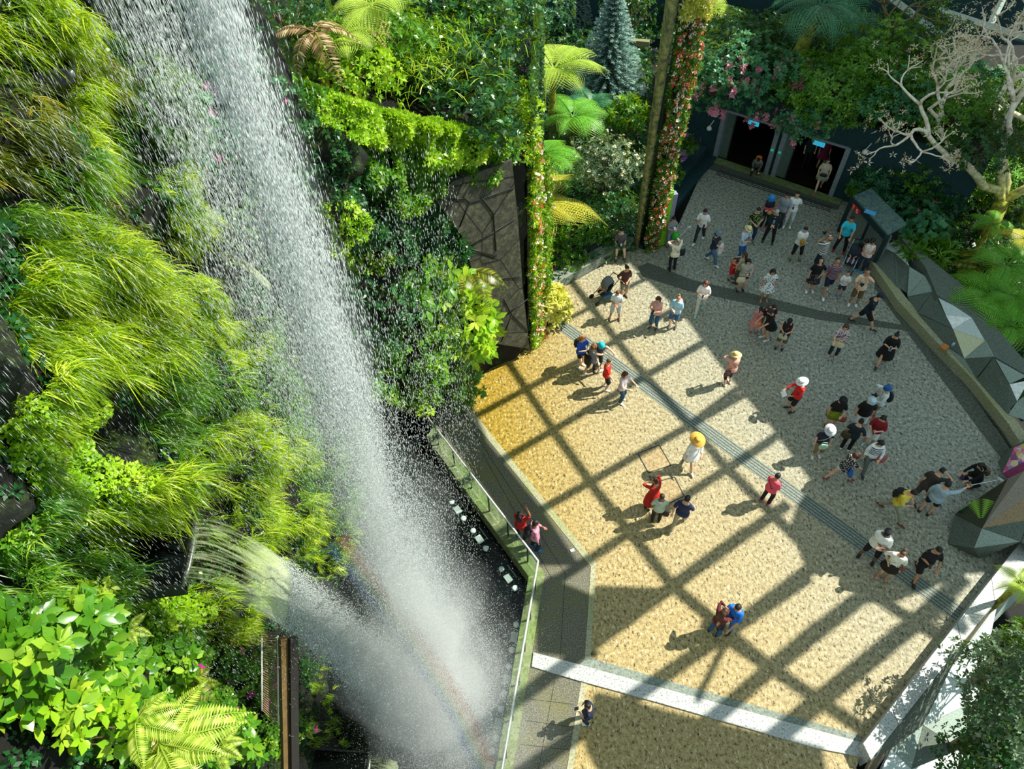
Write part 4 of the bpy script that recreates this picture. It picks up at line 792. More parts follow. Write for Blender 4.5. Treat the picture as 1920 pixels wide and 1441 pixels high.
N3=8000; u=rng.uniform(0,1,(N3,3)); P=np.stack([-2.6+u[:,0]*1.6,7+u[:,1]*6.0,1+u[:,2]*11],-1); drops('falling_rain',P,rng.uniform(.05,.12,N3),.0042*rng.uniform(.6,1.4,N3),DROP,'scattered bright drops falling in front of the dark cliff right of the plume','falling rain')
N4=40000; g_=rng.normal(size=(N4,2)); P=np.stack([-2.0+g_[:,0]*1.0,4.6+g_[:,1]*1.7,rng.uniform(-.4,3.5,N4)**1],-1); P=P[P[:,0]>-4.9]; drops('spray_mist',P,rng.uniform(.01,.03,len(P)),.0055*rng.uniform(.4,1.3,len(P)),DROP,'fine mist over the black pool around the foot of the plume','mist')
# soft haze inside the plume (real scattering volume, ragged nested sleeves)
eh=empty('waterfall_haze',(-1.82,4.83,-.4),0,'soft white haze wrapped around the falling plume of water','haze')
for li,(k_,den) in enumerate(((1.5,.035),(1.1,.08),(.72,.18),(.42,.38))):
    g=G(); nr,ns=40,20; V=[]
    for i in range(nr):
        z=19.3*i/(nr-1); f=1-z/19.3; R=(.15+1.4*f**1.5)*k_
        for j in range(ns):
            a=2*math.pi*j/ns; r=R*(1+.22*math.sin(a*3+z*1.7+li)+.14*math.sin(a*5-z*2.9)); V.append((r*math.cos(a)+.12*math.sin(z*.8+li),r*math.sin(a)*1.1,z+.02*li))
    g.add(V,[(i*ns+j,i*ns+(j+1)%ns,(i+1)*ns+(j+1)%ns,(i+1)*ns+j) for i in range(nr-1) for j in range(ns)]+[tuple(range(ns-1,-1,-1)),tuple(range((nr-1)*ns,nr*ns))]); g.build('haze_layer',mk_vol(den),eh)
# splash following the curved sheet
es=empty('splash_haze',np.array([-3.2,4.6,0.]),0,'pale haze of spray where the curved sheet breaks and falls into the pool','haze')
for li,(k_,den) in enumerate(((1.,.10),(.6,.22))):
    g=G(); V=[]; nr,ns=22,18
    for i in range(nr):
        f=i/(nr-1); t=.5+.98*f; c=np.array(F1[0].location)+d1*1.42*t+np.array([0,0,-4.9*t*t]); c[2]=max(c[2],-.35); R=(.32+.95*f)*k_
        for j in range(ns):
            a=2*math.pi*j/ns; r=R*(1+.2*math.sin(a*3+i*.6+li)); V.append(c+u1*math.cos(a)*r*1.1+np.cross(u1,np.array([0,0,1.]))*math.sin(a)*r*.8-np.array(es.location))
    g.add(V,[(i*ns+j,i*ns+(j+1)%ns,(i+1)*ns+(j+1)%ns,(i+1)*ns+j) for i in range(nr-1) for j in range(ns)]+[tuple(range(ns-1,-1,-1)),tuple(range((nr-1)*ns,nr*ns))]); g.build('haze_layer',mk_vol(den),es)
N5=52000; t=.56+rng.uniform(0,1,N5)**.8*.85; y=rng.uniform(-.5,.5,N5); o0=np.array(F1[0].location); sc=.05+(t-.55)*.55
P=o0+d1*(1.45*t+rng.normal(size=N5)*sc*.6)[:,None]+u1*(y*w1*1.05+rng.normal(size=N5)*sc*.35)[:,None]+np.array([0,0,1.])*(-.05-4.9*t*t+rng.normal(size=N5)*sc*.5)[:,None]
vel=d1*1.45+np.array([0,0,-1.])*(9.8*t)[:,None]; P=P[P[:,2]>-.4]; drops('splashing_water',P,rng.uniform(.02,.07,len(P)),.0065*rng.uniform(.4,1.5,len(P)),DROP,'white broken water tumbling from the end of the curved sheet','splash',None)
# rainbow band: tinted drops on an arc inside the mist
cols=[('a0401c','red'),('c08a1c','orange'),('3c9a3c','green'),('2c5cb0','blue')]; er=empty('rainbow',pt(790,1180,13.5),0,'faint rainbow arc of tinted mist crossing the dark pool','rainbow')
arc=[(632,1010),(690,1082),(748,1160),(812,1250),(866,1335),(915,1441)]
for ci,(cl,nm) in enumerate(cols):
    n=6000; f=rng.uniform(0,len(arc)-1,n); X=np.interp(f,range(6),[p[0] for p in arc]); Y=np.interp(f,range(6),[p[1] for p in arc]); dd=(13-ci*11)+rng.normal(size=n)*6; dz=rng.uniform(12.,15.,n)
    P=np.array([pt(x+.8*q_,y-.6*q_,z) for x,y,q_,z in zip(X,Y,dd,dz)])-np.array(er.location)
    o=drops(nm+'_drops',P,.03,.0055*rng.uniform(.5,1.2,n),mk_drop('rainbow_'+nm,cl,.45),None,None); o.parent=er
# water surface foam
n=5000; g_=rng.normal(size=(n,2)); P=np.stack([-1.9+g_[:,0]*1.3,4.6+g_[:,1]*1.8,np.full(n,-.43)],-1); P=P[(P[:,0]>-4.9)]; drops('foam_flecks',P,.01,.012*rng.uniform(.3,1.4,len(P)),DROP,'white flecks of foam on the black pool surface','foam')
# ================================================================ GARDEN BEYOND
def gp(px,py,h): return fl(px,py,h)
def bush(px,py,h,rad,ncl,L,W,mat,label,**k):
    c=gp(px,py,h); b=c.copy(); b[2]=k.pop('b0',0.); return shrub(b,c,rad,ncl,L,W,mat,label,**k)
def gfern(px,py,h,R,nf,key,label,name='fern',cat='fern',trunk=MOSSBARK,tr=.12,b0=0.,**k):
    c=gp(px,py,h); b=c.copy(); b[2]=b0; b[0]+=k.pop('dx',0); return fern(b,c,R,nf,key,label,name=name,cat=cat,trunk=trunk,tr=tr,**k)
# terrace on top of the planted mass
for a in (
 ((640,140),11.3,(1.3,1.2,.9),420,.15,.07,L_LIME,'yellow-green bush above the vine curtain near the rain'),
 ((700,60),11.2,(1.3,1.3,.9),380,.14,.07,L_GREEN,'green bush behind the dead fern fronds at the top'),
 ((760,100),10.3,(1.4,1.3,.9),520,.14,.07,L_GREEN,'mid green bush on the terrace above the vines'),
 ((870,90),9.4,(1.7,1.5,1.),640,.15,.07,L_GREEN,'variegated glossy bush above the stone face'),
 ((930,60),9.2,(1.3,1.4,1.1),420,.13,.06,L_TEAL,'dark green bush left of the spruce'),
 ((810,20),10.2,(1.5,1.3,.9),420,.15,.07,L_DARK,'dark bush at the top edge left of centre'),
 ((890,10),9.6,(1.4,1.2,1),360,.15,.07,L_GREEN,'green bush at the top edge above the stone face'),
 ((540,40),12.4,(.9,1.,.7),260,.12,.06,L_DARK,'dark leafy bush at the top beside the waterfall'),
 ((600,90),11.9,(.8,.8,.6),240,.12,.06,L_GREEN,'green bush beneath the pale dead frond'),
 ((950,200),8.4,(.9,1.,.8),420,.13,.06,L_LIME,'bright narrow-leaved bush at the right end of the vine curtain'),
 ((975,260),8.2,(.5,.7,.9),300,.12,.05,L_LIME,'lit leafy bush just above the flower vine on the stone edge')):
    bush(*a[0],a[1],a[2],a[3],a[4],a[5],a[6],a[7],b0=a[1]-.9)
c=gp(800,110,10.6); va=VA(); P=c+rng.normal(size=(500,3))*[.8,.8,.1]; va.blades(P,rng.normal(size=(500,3))*.5+[0,0,.8],.6,.02,rng.uniform(.3,1,500),.5); tag(va.build('grass_clump',L_LIME),'long pale grass blades rising behind the vine curtain','grass',kind='stuff')
gfern(640,70,12.2,1.3,4,'lime','bright fern fronds at the top left of the terrace',tr=.08,b0=10.6,az=(-1.2,1.),name='tree_fern',cat='tree fern')
gfern(700,10,12.4,1.5,7,'lime','pale lime tree fern crown cut by the top edge',tr=.1,b0=10.6,name='tree_fern',cat='tree fern')
gfern(590,60,12.6,1.3,6,'brown','dead brown tree fern fronds at the top beside the waterfall',tr=.09,b0=10.8,name='tree_fern',cat='tree fern')
gfern(680,45,12.0,1.0,4,'brown','curled dry fern fronds right of the dead tree fern',tr=.05,b0=10.6,az=(-.8,1.6))
# flower vine along the edge of the stone face
def vine(name,label,P0,P1,nrm,w,n,L,mat,fm,nf,fs,d=.18):
    P0=np.array(P0,float);P1=np.array(P1,float); t=rng.uniform(0,1,n); side=nz(np.cross(P1-P0,nrm)); P=P0+(P1-P0)*t[:,None]+side*(rng.uniform(-1,1,n)*w*(.8+.2*np.sin(t*19)))[:,None]+np.array(nrm)*rng.uniform(.02,d,n)[:,None]
    b=P0.copy(); e=empty(name,b,0,label,'flowering vine'); va=VA(); N=np.array(nrm)+rng.normal(size=(n,3))*.4; va.clusters(P-b,N,5,L,L*.55,1.05,var0=rng.uniform(0,1,n)); va.build('foliage',mat,e)
    ii=rng.integers(0,n,nf); flowers(e,P[ii]-b+np.array(nrm)*.1,N[ii],fs,fm); return e
vine('flowering_vine','narrow vine with red and white flowers down the right edge of the stone face',(.85,17.75,.1),(.75,17.9,8.3),(.75,-.6,.1),.32,900,.12,L_LIME,F_RED,240,.075,.3)
vine('flowering_vine','leafy creeper on the side of the planted mass behind the stone edge',(1.3,19.2,.1),(1.2,19.6,6.5),(.9,-.2,.1),.7,700,.12,L_GREEN,F_RED,30,.06,.3)
# flower column
cb=fl(1192,463); H_=14.; prof=[(.0,.24),(.2,.26),(.45,.34),(.7,.42),(1.,.5)]
e=empty('planted_column',cb,0,'tall tapering column with mossy bark slab on its left and pink begonias on its right','planted column'); g=G()
g.tube([(0.05*math.sin(z),.0,H_*z) for z,_ in prof],[(r*.85,r*.5) for _,r in prof],8); g.build('mossy_slab',aggregate('weathered_bark',('3a3c2a','6a6c48','a09c5c'),5,.8),e)
va=VA(); n=2600; z=rng.uniform(0,1,n)**.9*H_; x=.3+rng.uniform(0,1,n)*(.55+.035*z); y=-.15-rng.uniform(0,.3,n)+.15*np.sin(z*3); P=np.stack([x,y,z+.05],-1); N=np.array([.3,-1,.4])+rng.normal(size=(n,3))*.45
top=z>9.3; va.clusters(P[~top],N[~top],5,.12,.075,1.0,var0=rng.uniform(0,.7,(~top).sum())); va.build('foliage',L_GREEN,e)
va=VA(); va.clusters(P[top],N[top],6,.16,.06,1.0,var0=rng.uniform(0,1,top.sum())); va.build('yellow_foliage',L_YEL,e)
ii=rng.choice(np.where(~top)[0],620); flowers(e,P[ii]+[0,-.08,.02],N[ii],.075,F_RED,False,6)
g=G(); g.tube([(0.35,.0,0),(.5,.05,H_*.5),(.75,.1,H_)],[(.28,.12),(.38,.14),(.5,.2)],8); g.build('core',SOIL,e)
p=fl(1200,80,3.2); tag(G().box(p,(.9,.25,.25),-.25).build('timber_crossbeam',plain('7f7a58',.8),smooth=False),'short pale crossbeam between the spruce and the flower column','beam')
# spruce
def spruce(base,h,r,label):
    e=empty('spruce',base,0,label,'conifer'); G().tube([(0,0,0),(0,0,h)],[.14,.02],8).build('trunk',BARK,e); va=VA(); nl=26
    for i in range(nl):
        f=i/nl; z=h*(.06+.93*f); R=r*(1-f)**.85+.05; nb=int(9+14*(1-f))
        for j in range(nb):
            a=2*math.pi*(j+random.random()*.6)/nb+i; D=np.array([math.cos(a),math.sin(a),-.12]); S=np.array([-D[1],D[0],0]); m=int(7+12*(1-f)); t=np.linspace(.15,1,m); P=np.array([0,0,z])+D*(R*t)[:,None]+np.array([0,0,1])*(.12*R*t*t)[:,None]
            for s in (-1,1,0): 
                for q_ in range(2): va.leaves(P+rng.normal(size=(m,3))*.02,D*.8+S*s*.8+np.array([0,0,.35*q_]),np.tile([0,0,1.],(m,1)),.22*(1-.4*t),.035,np.clip(.25+.6*t+rng.normal(size=m)*.15,0,1),.0)
    va.build('needles',L_BLUE,e); return e
spruce(fl(1136,200),6.0,2.0,'tall blue-green spruce at top centre left of the flower column')
spruce(fl(1080,60),3.2,1.0,'smaller dark spruce behind the tall spruce at the top')
# tree ferns and shrubs between stone face and column
for a in (((1038,130),4.6,2.9,11,'lime','large bright lime tree fern left of the spruce'),((995,385),3.4,2.9,8,'gold','golden tree fern with wide fronds right of the flower vine'),((1015,290),2.8,2.0,8,'green','green fern above the golden tree fern'),
  ((1075,220),2.6,2.2,9,'green','shaded green fern below the tall spruce'),((1110,195),2.0,1.8,8,'dark','dark fern at the foot of the spruce'),((1060,330),1.4,1.3,8,'green','green fern left of the white-flowered shrub'),((1120,400),1.0,1.1,8,'dark','dark fern below the white-flowered shrub'),((1175,100),1.2,1.5,8,'dark','dim fern behind the crossbeam'),
  ((1340,60),3.6,1.5,8,'green','green fern right of the flower column top'),((1330,20),4.6,1.6,8,'lime','fern frond at the top edge right of the column')):
    kw={}
    if 'golden' in a[5]: kw=dict(az=(-2.2,1.1))
    gfern(*a[0],a[1],a[2],a[3],a[4],a[5],name='tree_fern' if a[1]>3 else 'fern',cat='tree fern' if a[1]>3 else 'fern',tr=.14 if a[1]>3 else .08,**kw)
for a in (((1135,310),2.2,(1.5,1.3,1.),800,.13,.045,L_GREY,'grey-green shrub with cream flower heads left of the column',dict(flower=F_CREAM,nf=130,fs=.09)),
 ((1172,215),2.2,(.9,.9,.6),140,.3,.1,L_GREEN,'broad-leaved green shrub between spruce and column',dict(k=7)),
 ((1150,400),1.2,(1.2,1.,.7),420,.13,.06,L_DARK,'dark shrub behind the seated man',{}),((1085,430),.9,(1.3,.9,.5),420,.12,.06,L_GREEN,'low green shrub behind the bench wall',{}),((1055,480),.6,(.9,.7,.4),260,.12,.06,L_GREEN,'low leafy plants at the left end of the bench wall',{}),
 ((1030,570),.7,(.75,.85,.55),190,.26,.09,L_YEL,'bright cream and yellow variegated shrub at the edge of the plaza',dict(k=8)),((1000,500),1.6,(.45,.5,.6),160,.15,.07,L_YEL,'small yellow bush beside the flower vine',{}),
 ((1010,440),1.8,(.6,.6,.7),260,.12,.06,L_GREEN,'green bush below the golden tree fern',{}),((1020,20),3.5,(1.6,1.4,1.4),420,.15,.07,L_TEAL,'dark teal tree at the top edge left of the spruce',{}),((960,130),3.,(1.3,1.3,1.1),420,.15,.07,L_DARK,'dark shrub left of the lime tree fern',{}),
 ((1180,20),3.,(1.2,1.2,1.),300,.15,.07,L_DARK,'shadowed bush between spruce and column at the top',{}),((1050,260),1.4,(1.2,1.,.8),360,.14,.06,L_DARK,'shadowed shrub between two ferns left of the column',{}),
 ((1275,275),1.3,(.7,.6,.4),160,.2,.06,L_GREEN,'orchid clump with purple blooms left of the doorways',dict(flower=F_PUR,nf=44,fs=.13)),((1255,320),.7,(.6,.9,.4),240,.12,.05,L_GREEN,'low planting between the column and the dark ledge',{}),((1225,400),.5,(.5,.9,.4),300,.11,.06,L_GREEN,'leafy mound with pink begonias at the column foot',dict(flower=F_RED,nf=40,fs=.08)),
 # above the entrance wall
 ((1395,140),4.6,(2.7,1.7,1.2),1100,.2,.11,L_TEAL,'wide medinilla bush with hanging pink flower clusters above the left doorway',dict(b0=3.7,flower=F_PINK,nf=100,fs=.135,fdrop=.22,low=-.75)),
 ((1595,165),4.7,(2.6,1.9,1.2),1300,.2,.075,L_GREEN,'large green and yellow bush above the right doorway',dict(b0=3.7,k=7,low=-.8)),((1510,235),3.9,(1.,.8,.6),260,.16,.07,L_TEAL,'small bush with pink blooms between the two large bushes',dict(b0=3.7,flower=F_PINK,nf=10,fs=.12,fdrop=.1)),
 ((1660,110),5.4,(2.0,1.6,1.3),620,.15,.07,L_GREEN,'shrub with thin crooked stems above the large green bush',dict(b0=3.7)),((1690,190),4.8,(1.5,1.2,.9),520,.16,.07,L_TEAL,'shadowed green shrub right of the large green bush',dict(b0=3.7)),((1460,80),4.6,(1.6,1.2,.8),420,.18,.09,L_DARK,'dark foliage behind the medinilla bush',dict(b0=3.7)),
 ((1380,60),5.,(1.5,1.2,.8),420,.16,.07,L_DARK,'shadowed greenery right of the column at the top',dict(b0=3.7)),((1590,60),4.6,(1.3,1.2,.8),320,.3,.05,L_TEAL,'spiky grey-green plants beside the mossy tree fern trunk',dict(b0=3.7)),((1740,70),5.6,(1.6,1.3,1.),420,.14,.06,L_DARK,'dark shrub left of the bare tree crown',dict(b0=3.7)),
 # right of the booth
 ((1650,335),1.4,(1.0,.9,.6),150,.28,.05,L_TEAL,'finger-leaved shrub beside the right doorway',dict(k=9)),((1745,320),1.9,(1.5,1.3,1.1),900,.15,.075,L_GREEN,'dense glossy green shrub left of the bare tree trunk',{}),((1750,380),1.2,(1.3,1.0,.8),520,.15,.07,L_DARK,'dark shrub below the glossy green one',{}),((1610,352),.9,(.5,.5,.35),200,.1,.05,L_GREEN,'small bright bush behind the booth roof',{}),
 ((1690,385),1.0,(.9,.8,.5),260,.14,.07,L_TEAL,'low shrub along the back of the booth roof',{}),((1730,420),1.2,(.9,.8,.5),90,.3,.22,L_TEAL,'shrub with big round leaves and a pink bloom right of the booth',dict(big=True,flower=F_PINK,nf=3,fs=.16)),((1735,470),.9,(1.0,.9,.35),70,.5,.09,L_GREEN,'rosette of long strap leaves above the faceted wall',dict(k=8)),
 ((1790,300),2.4,(1.3,1.2,1.),420,.14,.065,L_FERN,'green shrub wrapped around the foot of the bare tree',{}),((1860,330),2.,(1.2,1.2,.9),420,.2,.05,L_FERN,'feathery green shrub behind the leaning trunk',{}),((1905,260),2.4,(1.2,1.2,1.),420,.15,.06,L_DARK,'dark shrub at the right edge behind the bare tree',{}),
 ((1800,500),.6,(1.4,.9,.35),420,.1,.05,L_GREEN,'low groundcover between the faceted wall and the tree trunk',{}),((1880,640),.6,(.9,.9,.4),320,.12,.06,L_DARK,'dark groundcover at the right edge below the ferns',{}),
 ((1760,285),1.9,(1.4,1.2,1.),620,.16,.07,L_GREEN,'leafy shrub against the dark wall right of the spotlight',{}),((1700,300),1.0,(1.0,.7,.7),320,.16,.06,L_TEAL,'low shrub at the foot of the dark wall',{}),((1830,235),2.6,(1.6,1.3,1.2),620,.16,.07,L_DARK,'shadowed bush behind the pale leafless tree',{}),((1890,200),3.2,(1.6,1.4,1.3),520,.16,.07,L_GREEN,'green bush at the right edge behind the pale crown',{}),((1800,350),1.6,(1.2,1.,.9),520,.14,.065,L_GREEN,'leafy shrub beside the mossy foot of the pale tree',{}),((1900,360),1.6,(1.2,1.2,1.),420,.15,.07,L_DARK,'dark shrub behind the leaning tree',{}),
 ((1790,215),4.7,(1.7,1.4,1.1),620,.16,.07,L_GREEN,'leafy bush on the building roof behind the pale tree branches',dict(b0=3.7)),((1850,275),4.5,(1.3,1.2,.9),420,.16,.07,L_DARK,'dark bush at the right corner of the building roof',dict(b0=3.7)),
 # lower right, in front of the parapet
 ((1925,1330),1.8,(1.35,1.7,1.4),1300,.13,.07,L_GREY,'large airy shrub with grey-green leaves filling the lower right corner',dict(b0=-3,k=6,low=-.4)),((1870,1450),1.2,(1.2,1.1,1.0),500,.12,.065,L_DARK,'dark shrub at the very bottom right',dict(b0=-3)),((1930,1210),1.0,(.5,.6,.7),220,.13,.065,L_GREEN,'leafy sprigs beside the parapet at the right edge',dict(b0=-3))):
    if not a[7]: continue
    bush(*a[0],a[1],a[2],a[3],a[4],a[5],a[6],a[7],**a[8])
for a in (((1540,12),6.6,2.8,12,'dark','pale green tree fern with mossy trunk at the top centre right','tree_fern'),((1745,150),4.8,2.8,8,'green','drooping green fern left of the bare tree crown','fern'),((1770,190),3.6,2.3,7,'green','second drooping fern behind the bare tree trunk','fern'),
 ((1860,555),1.2,2.1,8,'green','broad green fern above the white facets','fern'),((1890,495),1.5,2.1,8,'green','green fern at the right edge below the leaning trunk','fern'),((1925,448),1.8,1.4,7,'gold','sunlit yellow fern at the right edge','fern'),((1840,505),1.1,1.7,7,'olive','olive fern between trunk and faceted wall','fern'),
 ((1900,612),1.1,2.0,8,'green','fern overhanging the cream facet at the right edge','fern'),((1790,530),.7,.8,6,'dark','small dark fern on top of the faceted wall','fern'),((1905,560),1.4,1.5,8,'green','fern crowding the right edge above the overhanging fern','fern'),((1915,720),.7,1.0,6,'green','small fern beside the lower facets at the right edge','fern'),
 ((1915,1095),1.6,.9,6,'lime','bright fern by the parapet at the right edge','fern'),((1860,420),1.8,1.1,7,'green','fern on the leaning trunk','fern')):
    top=(a[0][1]<200); gfern(*a[0],a[1],a[2],a[3],a[4],a[5],name=a[6],cat='tree fern' if a[6]=='tree_fern' else 'fern',tr=.26 if a[6]=='tree_fern' else .08,b0=3.7 if top else (-3 if a[0][1]>1000 else 0),dx=-.6 if a[6]=='tree_fern' else 0)
# bare twisting tree
def baretree(base,top,label,seed,n0,lean,spread,mat=PALEB,leafm=None,r0=.26,levels=6,L0=1.5,name='bare_tree'):
    rr=random.Random(seed); e=empty(name,base,0,label,'tree'); g=G(); tw=[]
    br=[G() for _ in range(n0)]
    def grow(g,p,d,L,r,lv):
        pts=[p];rad=[r]; q=p.copy(); dd=d.copy()
        for i in range(4):
            dd=dd+np.array([rr.gauss(0,.28),rr.gauss(0,.28),rr.gauss(.04,.18)]); dd/=np.linalg.norm(dd); q=q+dd*L/4; pts.append(q.copy()); rad.append(r*(1-.32*(i+1)/4))
        g.tube(pts,rad,7 if r>.05 else 5,up=(1,0,.1))
        if lv>=levels: tw.append(q); return
        for k in range(2 if rr.random()<.62 else 3):
            a=rr.uniform(0,6.28); nd=dd+np.array([math.cos(a),math.sin(a),rr.uniform(-.2,.5)])*rr.uniform(.45,.95); nd/=np.linalg.norm(nd); grow(g,q.copy(),nd,L*rr.uniform(.62,.86),r*.66*rr.uniform(.85,1.1),lv+1)
    h=2.2 if r0>.2 else 1.4; tr=[np.zeros(3),np.array([.02,0,.5]),np.array(lean)*.5+[0,0,h*.5],np.array(lean)+[0,0,h]]; g.tube(tr,[r0*1.5,r0*1.15,r0,r0*.85],12); g.build('trunk',MOSSBARK,e)
    for i in range(n0):
        a=spread[i]; d=np.array([math.cos(a)*.55,math.sin(a)*.55,.95]); d/=np.linalg.norm(d); grow(br[i],tr[-1]-[0,0,.15],d,L0,r0*.62,1); br[i].build('branch',mat,e)
    if leafm:
        P=np.array(tw); va=VA(); P2=np.repeat(P,5,0)+rng.normal(size=(5*len(P),3))*.22; va.clusters(P2,rng.normal(size=(len(P2),3))+[0,0,.5],5,.15,.045,1.1,var0=rng.uniform(0,1,len(P2))); va.build('dry_leaves',leafm,e)
    return e
DRY=leafmat('dry_leaf',[(0,'c89878'),(.5,'f0dcc0'),(1,'fff6dc')],.3,.7)
baretree(fl(1838,462),None,'pale leafless tree with twisting branches and moss-yellow trunk at the upper right',5,4,(-.1,.2,0),(2.6,1.2,.2,4.2),leafm=DRY,r0=.3,levels=6,L0=3.0)
baretree(fl(1905,430),None,'leaning mossy tree at the right edge behind the pale leafless tree',9,2,(.7,.3,0),(.3,1.4),leafm=DRY,r0=.34,levels=5,L0=2.6)
baretree(gp(1640,150,3.7),None,'slim crooked tree with a magenta bloom above the entrance wall',13,3,(.1,.1,0),(.6,2.4,4.5),mat=plain('7a6a44',.9),leafm=L_GREEN,r0=.12,levels=5,L0=1.2)
# undergrowth fills
def fill(name,poly_px,h,n,L,mat,label,zj=.3):
    A=np.array([fl(x,y,h)[:2] for x,y in poly_px]); lo,hi=A.min(0),A.max(0); P=rng.uniform(lo,hi,(n*3,2)); ins=np.zeros(len(P),bool); j=len(A)-1
    for i in range(len(A)):
        c=((A[i,1]>P[:,1])!=(A[j,1]>P[:,1]))&(P[:,0]<(A[j,0]-A[i,0])*(P[:,1]-A[i,1])/(A[j,1]-A[i,1]+1e-9)+A[i,0]); ins^=c; j=i
    P=P[ins][:n]; z=h+rng.uniform(0,zj,len(P))+.3*zj*np.sin(P[:,0]*1.7)*np.sin(P[:,1]*1.3); P=np.c_[P,z]; va=VA(); va.clusters(P,np.tile([0,-.2,1.],(len(P),1))+rng.normal(size=P.shape)*.4,6,L,L*.45,1.05,var0=rng.uniform(0,1,len(P))); o=va.build(name,mat); return tag(o,label,'undergrowth',kind='stuff')
fill('undergrowth',[(940,0),(1230,0),(1200,460),(1040,540),(990,640),(960,300)],.1,5200,.24,L_DARK,'dark undergrowth covering the ground left of the flower column',.7)
fill('undergrowth',[(1230,-60),(1960,-60),(1960,20),(1640,60),(1300,140),(1230,150)],.2,3000,.34,L_DARK,'dark undergrowth far behind the entrance building',1.2)
fill('undergrowth',[(1290,150),(1340,40),(1920,150),(1800,250),(1500,200)],3.7,3600,.22,L_TEAL,'dark groundcover on the roof of the entrance building',.5)
fill('undergrowth',[(1600,350),(1700,300),(1925,230),(1925,700),(1880,640),(1800,540),(1690,450),(1640,390)],.1,3800,.2,L_DARK,'dark undergrowth behind the booth and the faceted wall',.6)
fill('undergrowth',[(1620,1500),(1760,1330),(1940,1150),(2000,1500)],-2.7,1200,.2,L_DARK,'dark undergrowth at the lower right beneath the airy shrub',.5)
fill('undergrowth',[(500,-150),(950,-100),(980,330),(780,200),(600,170),(520,120)],9.6,4200,.2,L_DARK,'dark undergrowth on top of the planted mass',1.)
fill('undergrowth',[(1196,455),(1325,200),(1240,200),(1180,420)],.1,700,.16,L_GREEN,'green planting between the flower column and the dark ledge',.4)
# glasshouse perimeter behind: dark mesh fence and pale frame
g=G(); p0=fl(1150,-30,0);p1=fl(2050,-20,0); 
struct('wall_far',G().prism([(-20,44),(45,40),(45,41),(-20,45)],-1,7),DKWALL)
e=empty('perimeter_frame',(26,34,0),0,'pale grey-green metal frame of the glasshouse at the top right corner','frame')
for (x0,y0,x1,y1,h,w_) in ((1660,-10,1930,190,3.2,.35),(1760,20,1930,75,4.2,.3),(1850,60,1880,0,3.8,.25)):
    a=fl(x0,y0,h)-[26,34,0];b=fl(x1,y1,h)-[26,34,0]; G().tube([a,b],w_*.6,4).build('beam',plain('7c8c84',.6),e,False)
# ================================================================ PEOPLE
def rotz(a): c,s=math.cos(a),math.sin(a); return np.array([[c,-s,0],[s,c,0],[0,0,1.]])
def rotx(a): c,s=math.cos(a),math.sin(a); return np.array([[1,0,0],[0,c,-s],[0,s,c]])
def ik(a,b,l1,l2,pole):
    a=np.array(a,float);b=np.array(b,float); d=b-a; L=np.linalg.norm(d)
    if L>l1+l2-.005: b=a+d/L*(l1+l2-.005); d=b-a; L=np.linalg.norm(d)
    u=d/L; x=(l1*l1-l2*l2+L*L)/(2*L); y=math.sqrt(max(l1*l1-x*x,1e-5)); p=np.array(pole,float); p=p-p.dot(u)*u; p/=np.linalg.norm(p)+1e-9
    return a+u*x+p*y,b
ARM=dict(down=(.25,.04,.80),phone=(.06,.30,1.16),lap=(.10,.34,1.0),cam=(.07,.20,1.50),up=(.14,.16,1.82),hip=(.17,.08,.99),fold=(-.09,.20,1.10),hold=(.12,.30,1.02),out=(.42,.48,1.46),fwd=(.16,.50,1.05),head=(.12,.02,1.66),swing=(.24,.24,.86),back=(.24,-.2,.86),belly=(.03,.20,1.02),push=(.2,.42,1.0),low=(.1,.42,.62))
TOR=[(.79,.07,.07,0),(.83,.135,.095,0),(.9,.162,.11,-.005),(.97,.155,.105,0),(1.05,.135,.092,.005),(1.14,.142,.098,.005),(1.24,.162,.108,.005),(1.33,.172,.105,0),(1.395,.16,.085,-.005),(1.43,.10,.065,-.005),(1.455,.06,.056,0),(1.50,.052,.054,.005)]
HEAD=[(1.50,.050,.052,.01),(1.53,.058,.07,.025),(1.56,.068,.088,.022),(1.60,.076,.098,.012),(1.64,.078,.1,.005),(1.68,.07,.09,0),(1.71,.045,.06,-.005),(1.725,.012,.015,-.005)]
def loft(g,rings,T,n=14,inf=0.,cap=True):
    P=[];k=len(rings)
    for z,rx,ry,yo in rings:
        for j in range(n):
            a=2*math.pi*j/n; P.append(T(np.array([(rx+inf)*math.cos(a),yo+(ry+inf)*math.sin(a),z])))
    F=[(i*n+j,i*n+(j+1)%n,(i+1)*n+(j+1)%n,(i+1)*n+j) for i in range(k-1) for j in range(n)]
    if cap: F+=[tuple(range(n-1,-1,-1)),tuple(range((k-1)*n,k*n))]
    g.add(P,F)
PEOPLE={}
